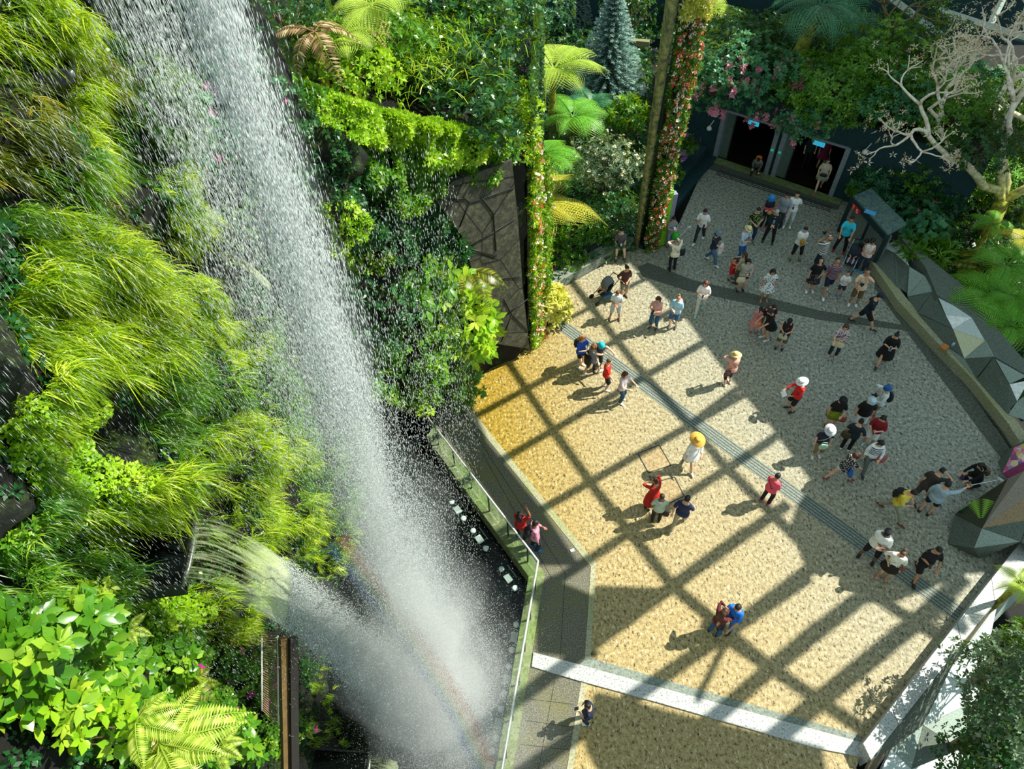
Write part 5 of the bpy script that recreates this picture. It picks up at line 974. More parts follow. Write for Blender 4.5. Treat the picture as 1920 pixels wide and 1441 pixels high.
def person(key,feet,face,label,top='ffffff',bot='2a3040',h=1.65,arms=('down','down'),legs='stand',lean=0.,nod=-.25,turn=0.,skin='a',hair='14100e',hs='short',sleeve=.45,bl=1.,kind='pants',shoes='222222',hat=None,hatc='e8e4d8',pat=None,pc='ffffff',bpat=None,bpc='ffffff',sit=0.,z0=0.,build=1.12,glasses=False,sc=None,at=None,armf=None):
    """feet: where the feet stand; face: picture direction the body faces"""
    p=fl(*feet) if at is None else np.array(at,float); r=fl(feet[0]+face[0],feet[1]+face[1])-fl(*feet); a=math.atan2(r[1],r[0])-math.pi/2; S=h/1.725
    e=empty('person',(p[0],p[1],z0),a,label,'person'); e.scale=(S,S,S)
    hz=-sit; hip=np.array([0,0,.9+hz]); RL=rotx(-lean)
    TT=lambda v: RL@((np.array(v)-[0,0,.9])*np.array([build,build,1]))+hip
    RH=rotz(turn)@rotx(nod); nk=np.array([0,0,1.49])
    TH=lambda v: RL@((RH@(np.array(v)-nk)+nk)-[0,0,.9])+hip
    st={'stand':((.12,.03),(-.12,-.03)),'walk':((.10,.34),(-.10,-.30)),'stride':((.1,.46),(-.1,-.40)),'close':((.08,.0),(-.08,.03)),'wide':((.2,.02),(-.2,0)),'sit':((.16,.5),(-.2,.42)),'crouch':((.16,.12),(-.14,-.14))}[legs]
    body=G(); loft(body,TOR,TT); loft(body,HEAD,TH); body.tube([TH((0,.1,1.625)),TH((0,.122,1.60)),TH((0,.108,1.585))],[.009,.016,.010],6)
    for s in (-1,1): body.ball(TH((s*.079,.005,1.615)),(.012,.024,.032),6,5)
    JT={};
    legpts=[]
    for s,(fx,fy) in zip((1,-1),st):
        H=TT((s*.085,0,.88)); hl=.08 if not(legs in('walk','stride') and fy<0) else .13
        A=np.array([fx,fy,hl]); K,A=ik(H,A,.42,.41,(s*.12,1,.1)); legpts.append((H,K,A,s)); back=legs in('walk','stride') and fy<0
        body.tube([H+[0,0,.02],H*.6+K*.4,K,K*.6+A*.4,A],[(.088,.092),(.075,.078),(.052,.055),(.056,.058),(.036,.038)],10,up=(0,1,0)); body.tube([A+[0,-.03,-.02],A+[0,.06,-.045],A+[s*.015,.15,-.058]],[(.034,.035),(.038,.028),(.03,.016)],8)
    armpts=[]; hands={}
    for i,s in enumerate((1,-1)):
        t=ARM[arms[i]] if isinstance(arms[i],str) else arms[i]; t=np.array(t,float); Sh=TT((s*.175,-.005,1.375)); Hd=RL@(np.array([t[0]*s,t[1],t[2]])-[0,0,.9])+hip
        pole=(s*.9,-.6,-.6) if arms[i] not in('up','head','cam') else (s*1.,-.1,-.5); E,Wr=ik(Sh,Hd,.285,.255,pole); armpts.append((Sh,E,Wr,s)); body.tube([Sh-[s*.03,0,-.01],Sh*.6+E*.4,E,E*.55+Wr*.45,Wr],[.052,.047,.037,.036,.024],9)
        u=(Wr-E)/np.linalg.norm(Wr-E); sd=np.cross(u,[0,0,1.]); sd=sd/np.linalg.norm(sd) if np.linalg.norm(sd)>.2 else np.array([1.,0,0]); dn=np.cross(sd,u); cu=np.array([0,0,-1.]) if abs(u[2])<.7 else np.array([0,1.,0])
        pm=Wr+u*.07; body.tube([Wr-u*.01,Wr+u*.04,Wr+u*.085],[(.024,.02),(.038,.018),(.036,.015)],8,up=dn)
        for q_,(o_,l_) in enumerate(((-.028,.068),(-.009,.078),(.010,.073),(.028,.056))):
            b=Wr+u*.08+sd*o_; body.tube([b,b+u*l_*.5+cu*.006+sd*o_*.12,b+u*l_*.9+cu*.028+sd*o_*.2],[.0095,.009,.007],6)
        b=Wr+u*.03+sd*(-s)*.03; body.tube([b,b+u*.03-sd*s*.025,b+u*.062-sd*s*.03+cu*.012],[.012,.011,.008],6); hands[s]=Wr+u*.08
    body.build('body',SKIN[skin],e,True,remesh=.015)
    # eyes and mouth
    g=G()
    for s in (-1,1): g.ball(TH((s*.03,.098,1.63)),(.013,.006,.007),6,5)
    g.build('eyes',BLACK,e); G().tube([TH((-.024,.1,1.562)),TH((0,.107,1.56)),TH((.024,.1,1.562))],.006,5).build('mouth',plain('9c4a44',.5),e)
    # clothing
    tm=cloth(top,pat,pc); bm_=cloth(bot,bpat,bpc)
    if kind=='dress':
        g=G(); loft(g,[(max(.42,1.0-bl*.75),.27,.2,0),(.7,.235,.18,0),(.9,.185,.135,0)]+TOR[4:10],TT,inf=.018); nm='dress'
    else:
        g=G(); loft(g,[(.83,.172,.125,0),(.9,.17,.12,0),(.97,.166,.117,0)]+TOR[4:10],TT,inf=.018); nm='shirt'
    if sleeve>0:
        for Sh,E,Wr,s in armpts:
            if sleeve<=.5: q_=sleeve*2; pts=[Sh-[s*.045,0,-.012],Sh*.5+E*.5 if q_>.5 else Sh,Sh*(1-q_)+E*q_]; g.tube(pts,[.066,.062,.058],10)
            else: q_=(sleeve-.5)*2; g.tube([Sh-[s*.045,0,-.012],Sh*.5+E*.5,E,E*(1-q_)+Wr*q_],[.066,.058,.05,.038],10)
    g.build(nm,tm,e,True,remesh=.02)
    if kind in('pants','shorts'):
        g=G(); loft(g,[(.80,.12,.1,0),(.86,.165,.112,0),(.93,.158,.108,0),(.96,.14,.09,0)],TT,inf=.006); q_=bl
        for H,K,A,s in legpts:
            if q_<=.5: f=q_*2; g.tube([H+[s*.0,0,.04],H*.5+K*.5 if f>.5 else H,H*(1-f)+K*f],[(.105,.11),(.098,.1),(.088,.09)],12,up=(0,1,0))
            else: f=(q_-.5)*2; g.tube([H+[0,0,.04],H*.5+K*.5,K,K*(1-f)+A*f],[(.105,.11),(.092,.096),(.072,.075),(.06,.064)],12,up=(0,1,0))
        g.build('trousers' if bl>.6 else 'shorts',bm_,e,True,remesh=.02)
    elif kind=='skirt':
        g=G(); z=1.0-bl*.75; loft(g,[(z,.24,.18,0),((z+.95)/2,.2,.155,0),(.97,.165,.12,0),(1.02,.15,.108,0)],TT,inf=.015); g.build('skirt',bm_,e,True)
    for H,K,A,s in legpts:
        a0=A+[0,0,0]; G().tube([a0+[0,-.075,-.05],a0+[0,-.03,-.035],a0+[0,.06,-.045],a0+[s*.012,.15,-.055],a0+[s*.015,.185,-.06]],[(.034,.028),(.044,.04),(.046,.032),(.044,.022),(.02,.012)],10,up=(0,0,1)).build('shoe',plain(shoes,.6),e)
    # hair
    hm=plain(hair,.6,0,40); g=G()
    if hs!='bald':
        loft(g,[(1.585,.075,.05,-.045),(1.62,.085,.075,-.028),(1.66,.086,.098,-.012),(1.70,.074,.088,-.008),(1.73,.048,.06,-.008),(1.742,.015,.02,-.008)],TH,n=12)
    else: loft(g,[(1.56,.07,.04,-.06),(1.6,.082,.05,-.05),(1.63,.08,.045,-.05)],TH,n=12)
    if hs=='long': g.tube([TH((0,-.05,1.68)),TH((0,-.09,1.58)),TH((0,-.1,1.46)),TT((0,-.115,1.3))],[(.085,.06),(.1,.055),(.11,.045),(.08,.03)],10,up=(0,1,0)); [g.tube([TH((s*.07,.02,1.68)),TH((s*.088,.02,1.56)),TH((s*.085,.03,1.45))],[.03,.03,.02],7) for s in (-1,1)]
    if hs=='bob': g.tube([TH((0,-.05,1.68)),TH((0,-.075,1.58)),TH((0,-.08,1.5))],[(.09,.07),(.1,.065),(.085,.045)],10,up=(0,1,0)); [g.tube([TH((s*.07,.01,1.68)),TH((s*.088,.01,1.58)),TH((s*.08,.02,1.5))],[.03,.032,.02],7) for s in (-1,1)]
    if hs=='bun': g.ball(TH((0,-.09,1.74)),(.05,.05,.045),8,6)
    if hs=='tail': g.tube([TH((0,-.1,1.67)),TH((0,-.17,1.62)),TH((0,-.16,1.45))],[.03,.035,.015],8)
    g.build('hair',hm,e,True)
    hcol=plain(hatc,.85)
    if hat:
        R=RL@RH; c=TH((0,-.005,1.665)); g=G()
        br={'fedora':.15,'sun':.2,'wide':.26,'bucket':.14,'cone':.25}.get(hat,0)
        if hat=='cap': g.lathe(c,[(.098,-.01),(.1,.03),(.085,.07),(.04,.092),(.01,.096)],14,R,(1,1.12)); g.tube([TH((0,.08,1.67)),TH((0,.15,1.665)),TH((0,.19,1.655))],[(.075,.008),(.07,.007),(.03,.005)],10,up=(0,0,1))
        elif hat in('hood','cloth'): g.lathe(c,[(.13,-.16),(.12,-.08),(.115,0),(.10,.06),(.06,.1),(.01,.115)],14,R,(1,1.1)); g.tube([TH((0,-.09,1.55)),TT((0,-.12,1.35))],[(.13,.06),(.17,.05)],10,up=(0,1,0))
        elif hat=='visor': g.lathe(c,[(.1,-.01),(.102,.03),(.098,.032),(.096,-.008)],14,R,(1,1.1)); g.tube([TH((0,.08,1.67)),TH((0,.17,1.66))],[(.085,.008),(.05,.006)],10,up=(0,0,1))
        else: g.lathe(c,[(br,-.035 if hat=='bucket' else -.01),(br,-.028 if hat=='bucket' else -.004),(.104,.012),(.098,.06),(.085,.1 if hat!='cone' else .15),(.04,.108 if hat!='cone' else .18),(.01,.11)],18,R,(1,1.1))
        g.build('hat',hcol,e,True)
        if hat in('fedora','sun'): G().lathe(c,[(.106,.012),(.104,.035),(.09,.036)],18,R,(1,1.1)).build('hat_band',plain('3a3a3a' if sc is None else sc,.8),e)
    if glasses:
        g=G(); [g.ball(TH((s*.032,.104,1.632)),(.026,.01,.018),8,5) for s in (-1,1)]; g.tube([TH((-.08,.05,1.64)),TH((0,.112,1.637)),TH((.08,.05,1.64))],.004,5); g.build('sunglasses',BLACK,e)
    PEOPLE[key]=dict(e=e,S=S,TT=TT,TH=TH,hands=hands,M=Matrix.Translation((p[0],p[1],z0))@Matrix.Rotation(a,4,'Z')@Matrix.Scale(S,4),lab=label,RL=RL,a=a); return e
def wp(k,v): return np.array(PEOPLE[k]['M']@Vector(v))
def held(k,v,name,label,cat,build):
    """a thing carried at local point v of person k"""
    d=PEOPLE[k]; e=empty(name,wp(k,v),d['a'],label,cat); build(e,d); return e
def phone(k,who,col='15171c',name='phone'):
    d=PEOPLE[k]; v=(d['hands'][1]+d['hands'][-1])/2+[0,.02,.03]; 
    def b(e,d): R=rotx(-.9); G().box((0,0,0),(.08,.16,.012),R=R).build('case',plain(col,.4),e,False,.004); G().box(R@np.array([0,0,.0075]),(.068,.14,.002),R=R).build('screen',plain('2c3640',.2),e,False)
    return held(k,v,name,'%s phone held by the %s'%({'15171c':'dark','e8e8ea':'white','7a3a9c':'purple','e070a0':'pink'}[col],who),'phone',b)
def camera(k,who):
    d=PEOPLE[k]; v=(d['hands'][1]+d['hands'][-1])/2+[0,.03,.0]
    def b(e,d): G().box((0,0,0),(.13,.07,.085)).build('camera_body',BLACK,e,False,.01); G().lathe((0,.035,0),[(.035,0),(.038,.05),(.03,.08)],12,R=np.array([[1,0,0],[0,0,1],[0,1,0.]])).build('lens',DSTEEL,e); G().tube([(-.06,0,.04),(-.1,-.1,.12),(0,-.17,.2),(.1,-.1,.12),(.06,0,.04)],.006,5).build('strap',BLACK,e)
    return held(k,v,'camera','black camera held by the %s'%who,'camera',b)
def backpack(k,who,col,c2=None):
    d=PEOPLE[k]
    def b(e,d):
        R=d['RL']; G().tube([R@np.array([0,-.07,-.22]),R@np.array([0,-.09,-.1]),R@np.array([0,-.085,.1]),R@np.array([0,-.05,.2])],[(.11,.05),(.15,.09),(.145,.085),(.09,.045)],12,up=(0,1,0)).build('bag',plain(col,.8),e)
        G().ball(R@np.array([0,-.16,-.09]),(.1,.035,.09),8,6).build('front_pocket',plain(c2 or col,.8),e)
        for s in (-1,1): G().tube([R@np.array([s*.1,-.02,.15]),R@np.array([s*.1,.06,.215]),R@np.array([s*.11,.215,.1]),R@np.array([s*.12,.2,-.05]),R@np.array([s*.15,.06,-.17])],[(.022,.01)]*5,6).build('shoulder_strap',plain(col,.8),e)
    e=held(k,d['TT']((0,-.12,1.2)),'backpack','%s backpack worn by the %s'%who,'backpack',b) if isinstance(who,tuple) else None; e.scale=(d['S'],)*3; return e
def bag(k,v,label,col,sz=(.28,.1,.2),strap=True,name='handbag'):
    d=PEOPLE[k]
    def b(e,d):
        x,y,z=sz; G().tube([(0,0,-z/2),(0,0,-z*.2),(0,0,z*.25),(0,0,z/2)],[(x*.46,y*.45),(x*.5,y*.5),(x*.48,y*.42),(x*.4,y*.2)],12,up=(0,1,0)).build('pouch',plain(col,.6),e)
        if strap: G().tube([(-x*.35,0,z*.4),(-x*.25,0,z*.9),(x*.25,0,z*.9),(x*.35,0,z*.4)],.009,6).build('handle',plain(col,.6),e)
    return held(k,v,name,label,'bag',b)
def sling(k,col='101010'):
    d=PEOPLE[k]; T=d['TT']; G().tube([T((-.15,.0,1.41)),T((-.09,.115,1.33)),T((.05,.13,1.15)),T((.17,.05,.98)),T((.05,-.13,1.1)),T((-.12,-.1,1.33)),T((-.15,0,1.41))],[(.014,.006)]*7,6).build('bag_strap',plain(col,.8),d['e'])
P=person
P(1,(1253,460),(.8,1),'boy in grey tee, pale jeans and red shoes beside the lime green post','8a919c','7d93a8',1.5,arms=('phone','phone'),shoes='c41f26',nod=-.4,skin='a')
P(2,(1260,506),(-.5,-1),'older woman in cream top with black trousers raising a phone towards the green balloon boy','f2ead2','17191e',1.58,arms=('cam','cam'),hs='tail',hair='77726c',sleeve=.5,shoes='101010')
P(4,(1310,452),(-.6,1),'man in white tee and dark jeans with a blue backpack looking at a phone','f4f2f0','1c3038',1.68,arms=('phone','down'),shoes='f2f2f2',nod=-.45,legs='walk',skin='b')
P(5,(1331,492),(1,.5),'woman in grey bucket hat and navy top carrying a white jacket','18283c','4a6a8c',1.62,arms=('fwd','hold'),hat='bucket',hatc='6f8494',shoes='eeeeee',legs='walk',nod=-.4,hs='bob')
P(6,(1384,486),(.9,.6),'man in straw fedora and pale blue shirt with blue jeans looking at a phone','b8c6da','1f5a9a',1.7,arms=('phone','phone'),hat='fedora',hatc='e6d9a0',nod=-.45)
P(7,(1404,452),(.2,1),'man in black shirt with green floral print and navy trousers','10140e','183056',1.74,arms=('belly','hip'),pat='floral',pc='9cc060',nod=-.4)
P(8,(1430,426),(.3,1),'person in bright blue hood and dark top wrapped in a red cloth','141c30','1a1a24',1.62,arms=('fold','fold'),hat='hood',hatc='1f8ee8',shoes='b85a78',hair='101010')
P(9,(1458,424),(-.8,.6),'man in grey tee with glasses standing behind the grey-haired man','8f98a4','2a2c30',1.68,arms=('down','down'),glasses=True)
P(10,(1439,453),(-.3,1),'grey-haired man in dark open jacket and black trousers','16262e','0e1012',1.68,arms=('belly','belly'),hair='b4b6ac',sleeve=.95,nod=-.5,shoes='23382c',legs='wide')
P(11,(1475,424),(-.2,1),'man in white tee and white trousers wearing a dark lanyard','eef2f2','c8d0cc',1.74,arms=('back','back'),shoes='f4f4f4',nod=-.1)
P(12,(1489,485),(.2,1),'young man in white tee and black cropped trousers with green shoes hugging a yellow bundle','f0f2f2','141414',1.66,arms=('fold','fold'),bl=.7,shoes='2f6a3c',nod=-.45,legs='wide')
P(13,(1530,504),(-.4,-.2),'bald man in black and white striped shirt raising a camera','f4f4f2','1b2c44',1.7,arms=('up','cam'),pat='stripe',pc='141414',hs='bald',nod=.5,glasses=True,skin='b')
P(14,(1572,470),(-.3,1),'man in bright cyan polo shirt pushing a stroller','2cc4dc','12161c',1.76,arms=('push','push'),shoes='a02228',legs='wide',nod=-.3,build=1.1,skin='b')
P(15,(1606,492),(-.4,1),'woman in dark green top bending beside the booth','103a34','2a2824',1.6,arms=('hold','hold'),lean=.6,bl=.45,kind='shorts',hs='bob')
P(16,(1611,507),(-.7,.7),'woman in sleeveless white top with red dots, jeans and blue shoes','f2eee8','152a40',1.62,arms=('belly','phone'),sleeve=0,pat='dots',pc='c0284c',shoes='1c9cd8',hat='visor',hatc='1a1a1e',skin='b')
P(18,(1517,545),(.1,1),'woman in black top and patterned black skirt with white shoes looking up','0c0c0e','141416',1.62,arms=('down','hip'),kind='skirt',bl=.62,bpat='floral',bpc='7a6a6c',shoes='f4f4f4',hs='long',nod=.45)
P(19,(1545,550),(.2,1),'man in striped navy polo, navy shorts and white shoes looking up','36404e','10203a',1.74,arms=('down','down'),pat='thin',pc='c88a9c',kind='shorts',bl=.46,shoes='f4f6f6',nod=.4,legs='walk',skin='b')
P(20,(1572,553),(-.1,1),'small boy in white tee and dark shorts with blue shoes','f2f6f6','2a3644',1.18,arms=('phone','phone'),kind='shorts',bl=.45,shoes='1c78b8',nod=.3)
P(21,(1598,570),(-.2,1),'man in peach tee and brown shorts with sunglasses on his head holding a camera','f0d0b0','6a5434',1.74,arms=('hold','cam'),kind='shorts',bl=.5,shoes='f6f6f6',nod=.35,skin='b')
P(22,(1612,612),(1,.3),'man in black cap, navy tee and black shorts striding to the right','101c26','0e1216',1.72,arms=('swing','back'),hat='cap',hatc='12202e',legs='stride',kind='shorts',bl=.5,shoes='1a1a1c',lean=.12)
P(23,(1560,666),(-.4,1),'woman in floral blouse and dark jeans with a cream clutch bag','c8b8bc','12283a',1.62,arms=('fwd','belly'),pat='floral',pc='5c3450',hs='bob',hair='4a2c1c',shoes='c8a488',nod=-.35,sleeve=.6)
P(24,(1650,681),(-.3,1),'woman in long loose black dress and black shoes reading a phone','0a0b0c','0a0b0c',1.63,arms=('phone','phone'),kind='dress',bl=.78,shoes='20242c',nod=-.5,hs='bun',sleeve=.6,legs='walk')
P(25,(1431,562),(.1,1),'long-haired woman in white dress with dark bird-like pattern','e8ecea','e8ecea',1.6,arms=('down','down'),kind='dress',bl=.6,pat='floral',pc='28343a',hs='long',nod=-.4,shoes='b88a6a',skin='b')
P(26,(1387,543),(.2,1),'young woman in grey off-shoulder top and black shorts with a cream handbag','a4a89e','101012',1.6,arms=('fold','phone'),kind='shorts',bl=.22,hs='long',shoes='1a1a1a',sleeve=.2,nod=-.4)
P(27,(1381,529),(-.7,-.3),'woman in beige top half hidden behind the handbag carrier','b4a286','5a5046',1.55,arms=('fwd','hold'),hs='long',hair='3c2a1e')
P(28,(1368,522),(.5,.6),'small boy in a bright red outfit with a yellow emblem','d8201c','c41c2c',1.05,arms=('fold','phone'),kind='shorts',bl=.5,nod=.1)
P(29,(1411,623),(.3,-.6),'girl in pink dress with dark ponytail','cc8080','cc8080',1.3,arms=('hold','hold'),kind='dress',bl=.6,hs='tail',shoes='b8285c',sleeve=.3)
P(30,(1427,614),(.4,1),'woman in maroon top crouching over the girl','4c1c2c','7a6a48',1.62,arms=('up','fwd'),lean=.5,hs='short',shoes='a8ccd0')
P(31,(1434,635),(-.9,.2),'woman in oversized black tee with white shoes leaning over the child','08090a','0a0a0a',1.64,arms=('fwd','fwd'),kind='dress',bl=.42,lean=.25,shoes='e4ecec',hs='bob',nod=-.5)
P(32,(1461,652),(-.5,1),'woman in black cap and black vest with pink strap and grey shorts','101012','4a5658',1.56,arms=('belly','belly'),kind='shorts',bl=.5,hat='cap',hatc='15171c',sleeve=.0,nod=-.5,shoes='1c2438')
P(33,(1363,720),(-.6,-.9),'woman in pink top and straw hat photographing near the shadow edge','e0a090','18242c',1.6,arms=('cam','cam'),hat='sun',hatc='e8cc88',kind='pants',bl=.72,shoes='e8dcd4',sleeve=.6,sc='d84a6a')
P(34,(1482,768),(-1,.1),'woman in red jacket and white sun hat with a dark bow','d01c20','101010',1.6,arms=('fwd','hold'),hat='sun',hatc='f2f4f6',kind='shorts',bl=.5,shoes='14161c',sleeve=.9,nod=-.35,sc='16304a')
P(35,(1553,798),(.1,1),'woman in black hat, black tee and olive green skirt','0c0c0c','7a8a14',1.56,arms=('down','hold'),hat='fedora',hatc='181818',kind='skirt',bl=.5,shoes='8c2c20',nod=-.5,sc='101010')
P(36,(1603,802),(.1,1),'person in pale grey bucket hat, black tee and white shorts','0c0d0f','e4e8ea',1.66,arms=('down','down'),hat='bucket',hatc='b4ccd8',kind='shorts',bl=.5,nod=-.5,build=1.15)
P(37,(1634,780),(-.9,-.1),'woman in blue bucket hat, white top and patterned trousers with a dark backpack','dce6e4','8c7a74',1.58,arms=('cam','hold'),hat='bucket',hatc='1f5a9c',pat=None,bpat='floral',bpc='5c4844',sleeve=.9,shoes='c08a70')
P(38,(1625,832),(-.5,1),'woman in dark red tee and white shorts with pale blue shoes','8c1420','eef0f0',1.58,arms=('hold','phone'),kind='shorts',bl=.46,hs='bob',nod=-.5,shoes='a8c4d4',sleeve=.5)
P(39,(1583,842),(.5,-1),'woman in navy tee and black trousers with hand on hip beside the white-hatted woman','10242e','0a0c0e',1.6,arms=('hip','down'),hs='bun',shoes='d8d8d8',nod=-.3)
P(40,(1528,853),(.2,1),'woman in white sun hat and navy top with khaki trousers and white sandals','0e1c2e','7a6c48',1.58,arms=('down','down'),hat='sun',hatc='c8ccce',kind='pants',bl=.72,shoes='e0dcd8',nod=-.5,sc='8a8c90')
P(41,(1567,901),(.9,-.1),'short-haired woman in black top with white polka dots walking right','0e1014','c8d4dc',1.56,arms=('fwd','swing'),pat='dots',pc='eeeeee',kind='shorts',bl=.25,hs='bob',hair='4a2c1c',shoes='7a3444',legs='stride',lean=.25)
P(42,(1618,878),(.2,1),'woman in navy and white banded vest with grey trousers and coral bag','e8f0f0','5c625c',1.6,arms=('down','hold'),sleeve=.95,hs='bob',nod=-.5,shoes='1c2430',legs='walk')
P(43,(1433,941),(.8,-.6),'man in coral pink shirt seen from behind near the long drain','e4506a','161820',1.6,arms=('belly','belly'),shoes='c03050',bl=1.,nod=-.2,skin='b',sleeve=.6)
P(44,(1291,873),(.6,.9),'woman in white dress and wide straw hat on the sunny floor','e8ecec','e8ecec',1.6,arms=('down','hold'),hat='wide',hatc='e0a848',kind='dress',bl=.55,shoes='f0ece8',legs='walk',sleeve=.9,sc='c88c34')
P(45,(1219,951),(-.5,-.6),'woman in long red dress lifting a camera','b81c14','b81c14',1.6,arms=('cam','cam'),kind='dress',bl=.98,hs='bun',hair='4a2414',skin='b',sleeve=.6)
P(46,(1229,976),(.1,-1),'person in pale mint top and dark trousers beside the red dress','b4c4b0','2c2414',1.5,arms=('hold','down'),hair='2c2018',skin='c',sleeve=.5,hs='short')
P(47,(1271,987),(.5,-1),'man in navy tee and beige trousers walking away on the sunny floor','1c2850','b0a484',1.74,arms=('swing','back'),legs='walk',shoes='dcd8d0',build=1.1,hair='0e0e0e')
P(48,(1664,966),(.7,.5),'young man in yellow tee and pale jeans with a large black backpack','e8d048','9a9c84',1.68,arms=('phone','phone'),legs='stride',shoes='6a2a20',nod=-.5,hair='1c1410',lean=.15)
P(49,(1731,961),(.7,-.9),'man in pale blue-grey sweater and navy shorts holding a selfie stick','a0b4c0','14222e',1.74,arms=('out','down'),kind='shorts',bl=.45,sleeve=.75,shoes='10161a',build=1.12,skin='a')
P(50,(1716,938),(.9,-.6),'person in dark clothes with a hand on the head behind the selfie stick man','3c342e','4c4034',1.66,arms=('head','down'),legs='walk',shoes='dce6e4',skin='a',kind='shorts',bl=.5,lean=.3)
P(51,(1822,905),(-1,.1),'woman in black clothes crouching with a purple phone at the right','08090a','0a0a0b',1.62,arms=('fwd','fwd'),sit=.48,legs='crouch',hs='long',lean=.3,sleeve=.9,shoes='1c1414')
P(52,(1625,1045),(-.5,.8),'heavy man in white tee and dark cap with black shorts','e8eae4','14120f',1.72,arms=('fold','phone'),hat='cap',hatc='2c2a2c',kind='shorts',bl=.52,build=1.3,skin='c',shoes='101418',nod=-.2,legs='wide')
P(53,(1653,1080),(-.3,1),'woman in loose white blouse and dark skirt with a thin bag strap','f0ecdc','1c1612',1.62,arms=('hip','down'),kind='skirt',bl=.5,hair='5c4430',hs='bun',shoes='c08a70',build=1.1,glasses=True,sleeve=.5)
P(54,(1713,1076),(.2,.9),'man in black tee, dark shorts and khaki legwear looking at his phone','0c0d0f','101113',1.72,arms=('belly','swing'),kind='shorts',bl=.5,build=1.12,nod=-.3,skin='b',legs='walk',shoes='101010')
P(55,(1361,1178),(-.6,.7),'man in royal blue polo shirt standing close to the woman in maroon','1c6cc8','3c78a8',1.7,arms=('fwd','fwd'),nod=-.35,skin='b',shoes='1c2430')
P(56,(1337,1186),(.7,-.6),'woman in dark maroon top with curly brown hair','5c1c20','2c5a84',1.58,arms=('fwd','cam'),hs='long',hair='4a2c18',sleeve=.9,shoes='18202c',skin='b')
P(57,(1100,1350),(-.9,-.1),'child in navy tee looking at a phone below the white terrazzo band','16203c','1c2434',1.4,arms=('phone','phone'),nod=-.5,shoes='dce8ec',hs='short')
P(58,(977,1008),(.6,-.9),'woman in red top raising her arms beside the railing','c81c24','1a1c24',1.58,arms=('up','hold'),hs='long',hair='241410',skin='c',nod=.2)
P(59,(1002,1028),(.8,-.2),'man in pink shirt with black backpack and blue shoes beside the railing','c8849c','141c2c',1.68,arms=('down','hold'),shoes='1f78b8',hair='100c0c',skin='c',sleeve=.9)
P(60,(1087,686),(.8,.6),'woman in blue tee and black shorts with long ginger hair and a camera','1c50c0','0c0c10',1.62,arms=('phone','phone'),kind='shorts',bl=.3,hs='long',hair='c07840',shoes='eeeae4',skin='d',nod=-.4)
P(61,(1118,690),(.4,.9),'woman with cyan headscarf reaching both arms forward','2c3440','20242c',1.64,arms=('fwd','out'),hat='cloth',hatc='28b4cc',hs='short',sleeve=.1,skin='d',nod=-.5,lean=.3)
P(62,(1108,702),(.9,-.5),'woman in grey striped vest pointing her arms forward','8c8c90','4a4a50',1.6,arms=('fwd','fwd'),pat='thin',pc='3a3c44',sleeve=0,hs='bob',hair='7a5028',kind='shorts',bl=.6,shoes='f0eeea',skin='a',legs='walk')
P(63,(1134,728),(.9,.1),'boy in bright red tee and black shorts','e02818','15181c',1.56,arms=('swing','down'),kind='shorts',bl=.5,hair='5c4424',shoes='e8e4e0',skin='d')
P(64,(1163,752),(.9,.4),'woman in pale pink tee and jeans with shoulder-length brown hair','dcccd4','2c5068',1.58,arms=('hold','fwd'),hs='bob',hair='5c3018',shoes='e8e8e6',nod=-.3)
P(65,(1146,492),(.1,1),'man in checked grey shirt and shorts sitting on the bench','5f5a5e','5a6c5c',1.75,arms=('low','low'),sit=.4,legs='sit',lean=.2,kind='shorts',bl=.5,skin='d',shoes='4a4438',at=(fl(1160,472)[0],fl(1160,472)[1],0),build=1.15,nod=-.1)
P(66,(1168,556),(.5,.9),'woman in brown blouse and grey shorts with hand on hip beside the stroller','4c2c28','8c8270',1.6,arms=('hip','belly'),kind='shorts',bl=.4,hs='tail',hair='2c1c14',skin='a')
P(67,(1152,597),(-.1,1),'boy in white tee and light grey shorts with backpack straps','dce4ea','c8ccd0',1.5,arms=('belly','belly'),kind='shorts',bl=.5,hair='6a3c20',shoes='2a2a2c',nod=-.5,legs='wide',skin='b')
P(68,(1225,614),(-.6,.8),'woman in sleeveless pink top and blue jeans reading her phone','d8a4a4','24587c',1.62,arms=('phone','phone'),sleeve=0,hs='bob',hair='4a241c',bl=.85,nod=-.4,shoes='4a4040')
P(69,(1261,612),(-.5,.9),'woman in light blue tee and denim shorts with a pink and white backpack','a0d0e8','42648c',1.62,arms=('phone','belly'),kind='shorts',bl=.45,hs='bun',hair='b08050',shoes='3c3c44',nod=-.4,skin='d',build=1.1)
P(70,(1310,584),(-.2,1),'woman in white tee and pale trousers with mint shoes','ece8e4','c0c4b8',1.6,arms=('phone','phone'),hs='long',hair='6a3824',shoes='8cd8c4',nod=-.4,legs='walk')
P(72,(1415,326),(-.3,1),'person with orange backpack crouching in the left doorway','6c7468','2c302c',1.62,arms=('low','low'),sit=.35,legs='crouch',lean=.7,nod=-.3,sleeve=.9)
P(73,(1533,356),(-.2,1),'woman in beige top and grey skirt walking out of the right doorway','dcc8b0','a0a48c',1.62,arms=('down','down'),kind='skirt',bl=.5,hair='3c2418',hs='bun',glasses=True,shoes='c06a60',legs='walk',skin='d')
P(74,(1535,315),(.1,1),'woman in magenta patterned dress inside the right doorway','8c2c54','8c2c54',1.6,arms=('down','down'),kind='dress',bl=.55,hair='a05a30',hs='bob',skin='d')
P(75,(1508,312),(.3,1),'person with fair hair dimly seen inside the right doorway','1c3030','101410',1.7,arms=('down','down'),hair='c0a078',skin='d')
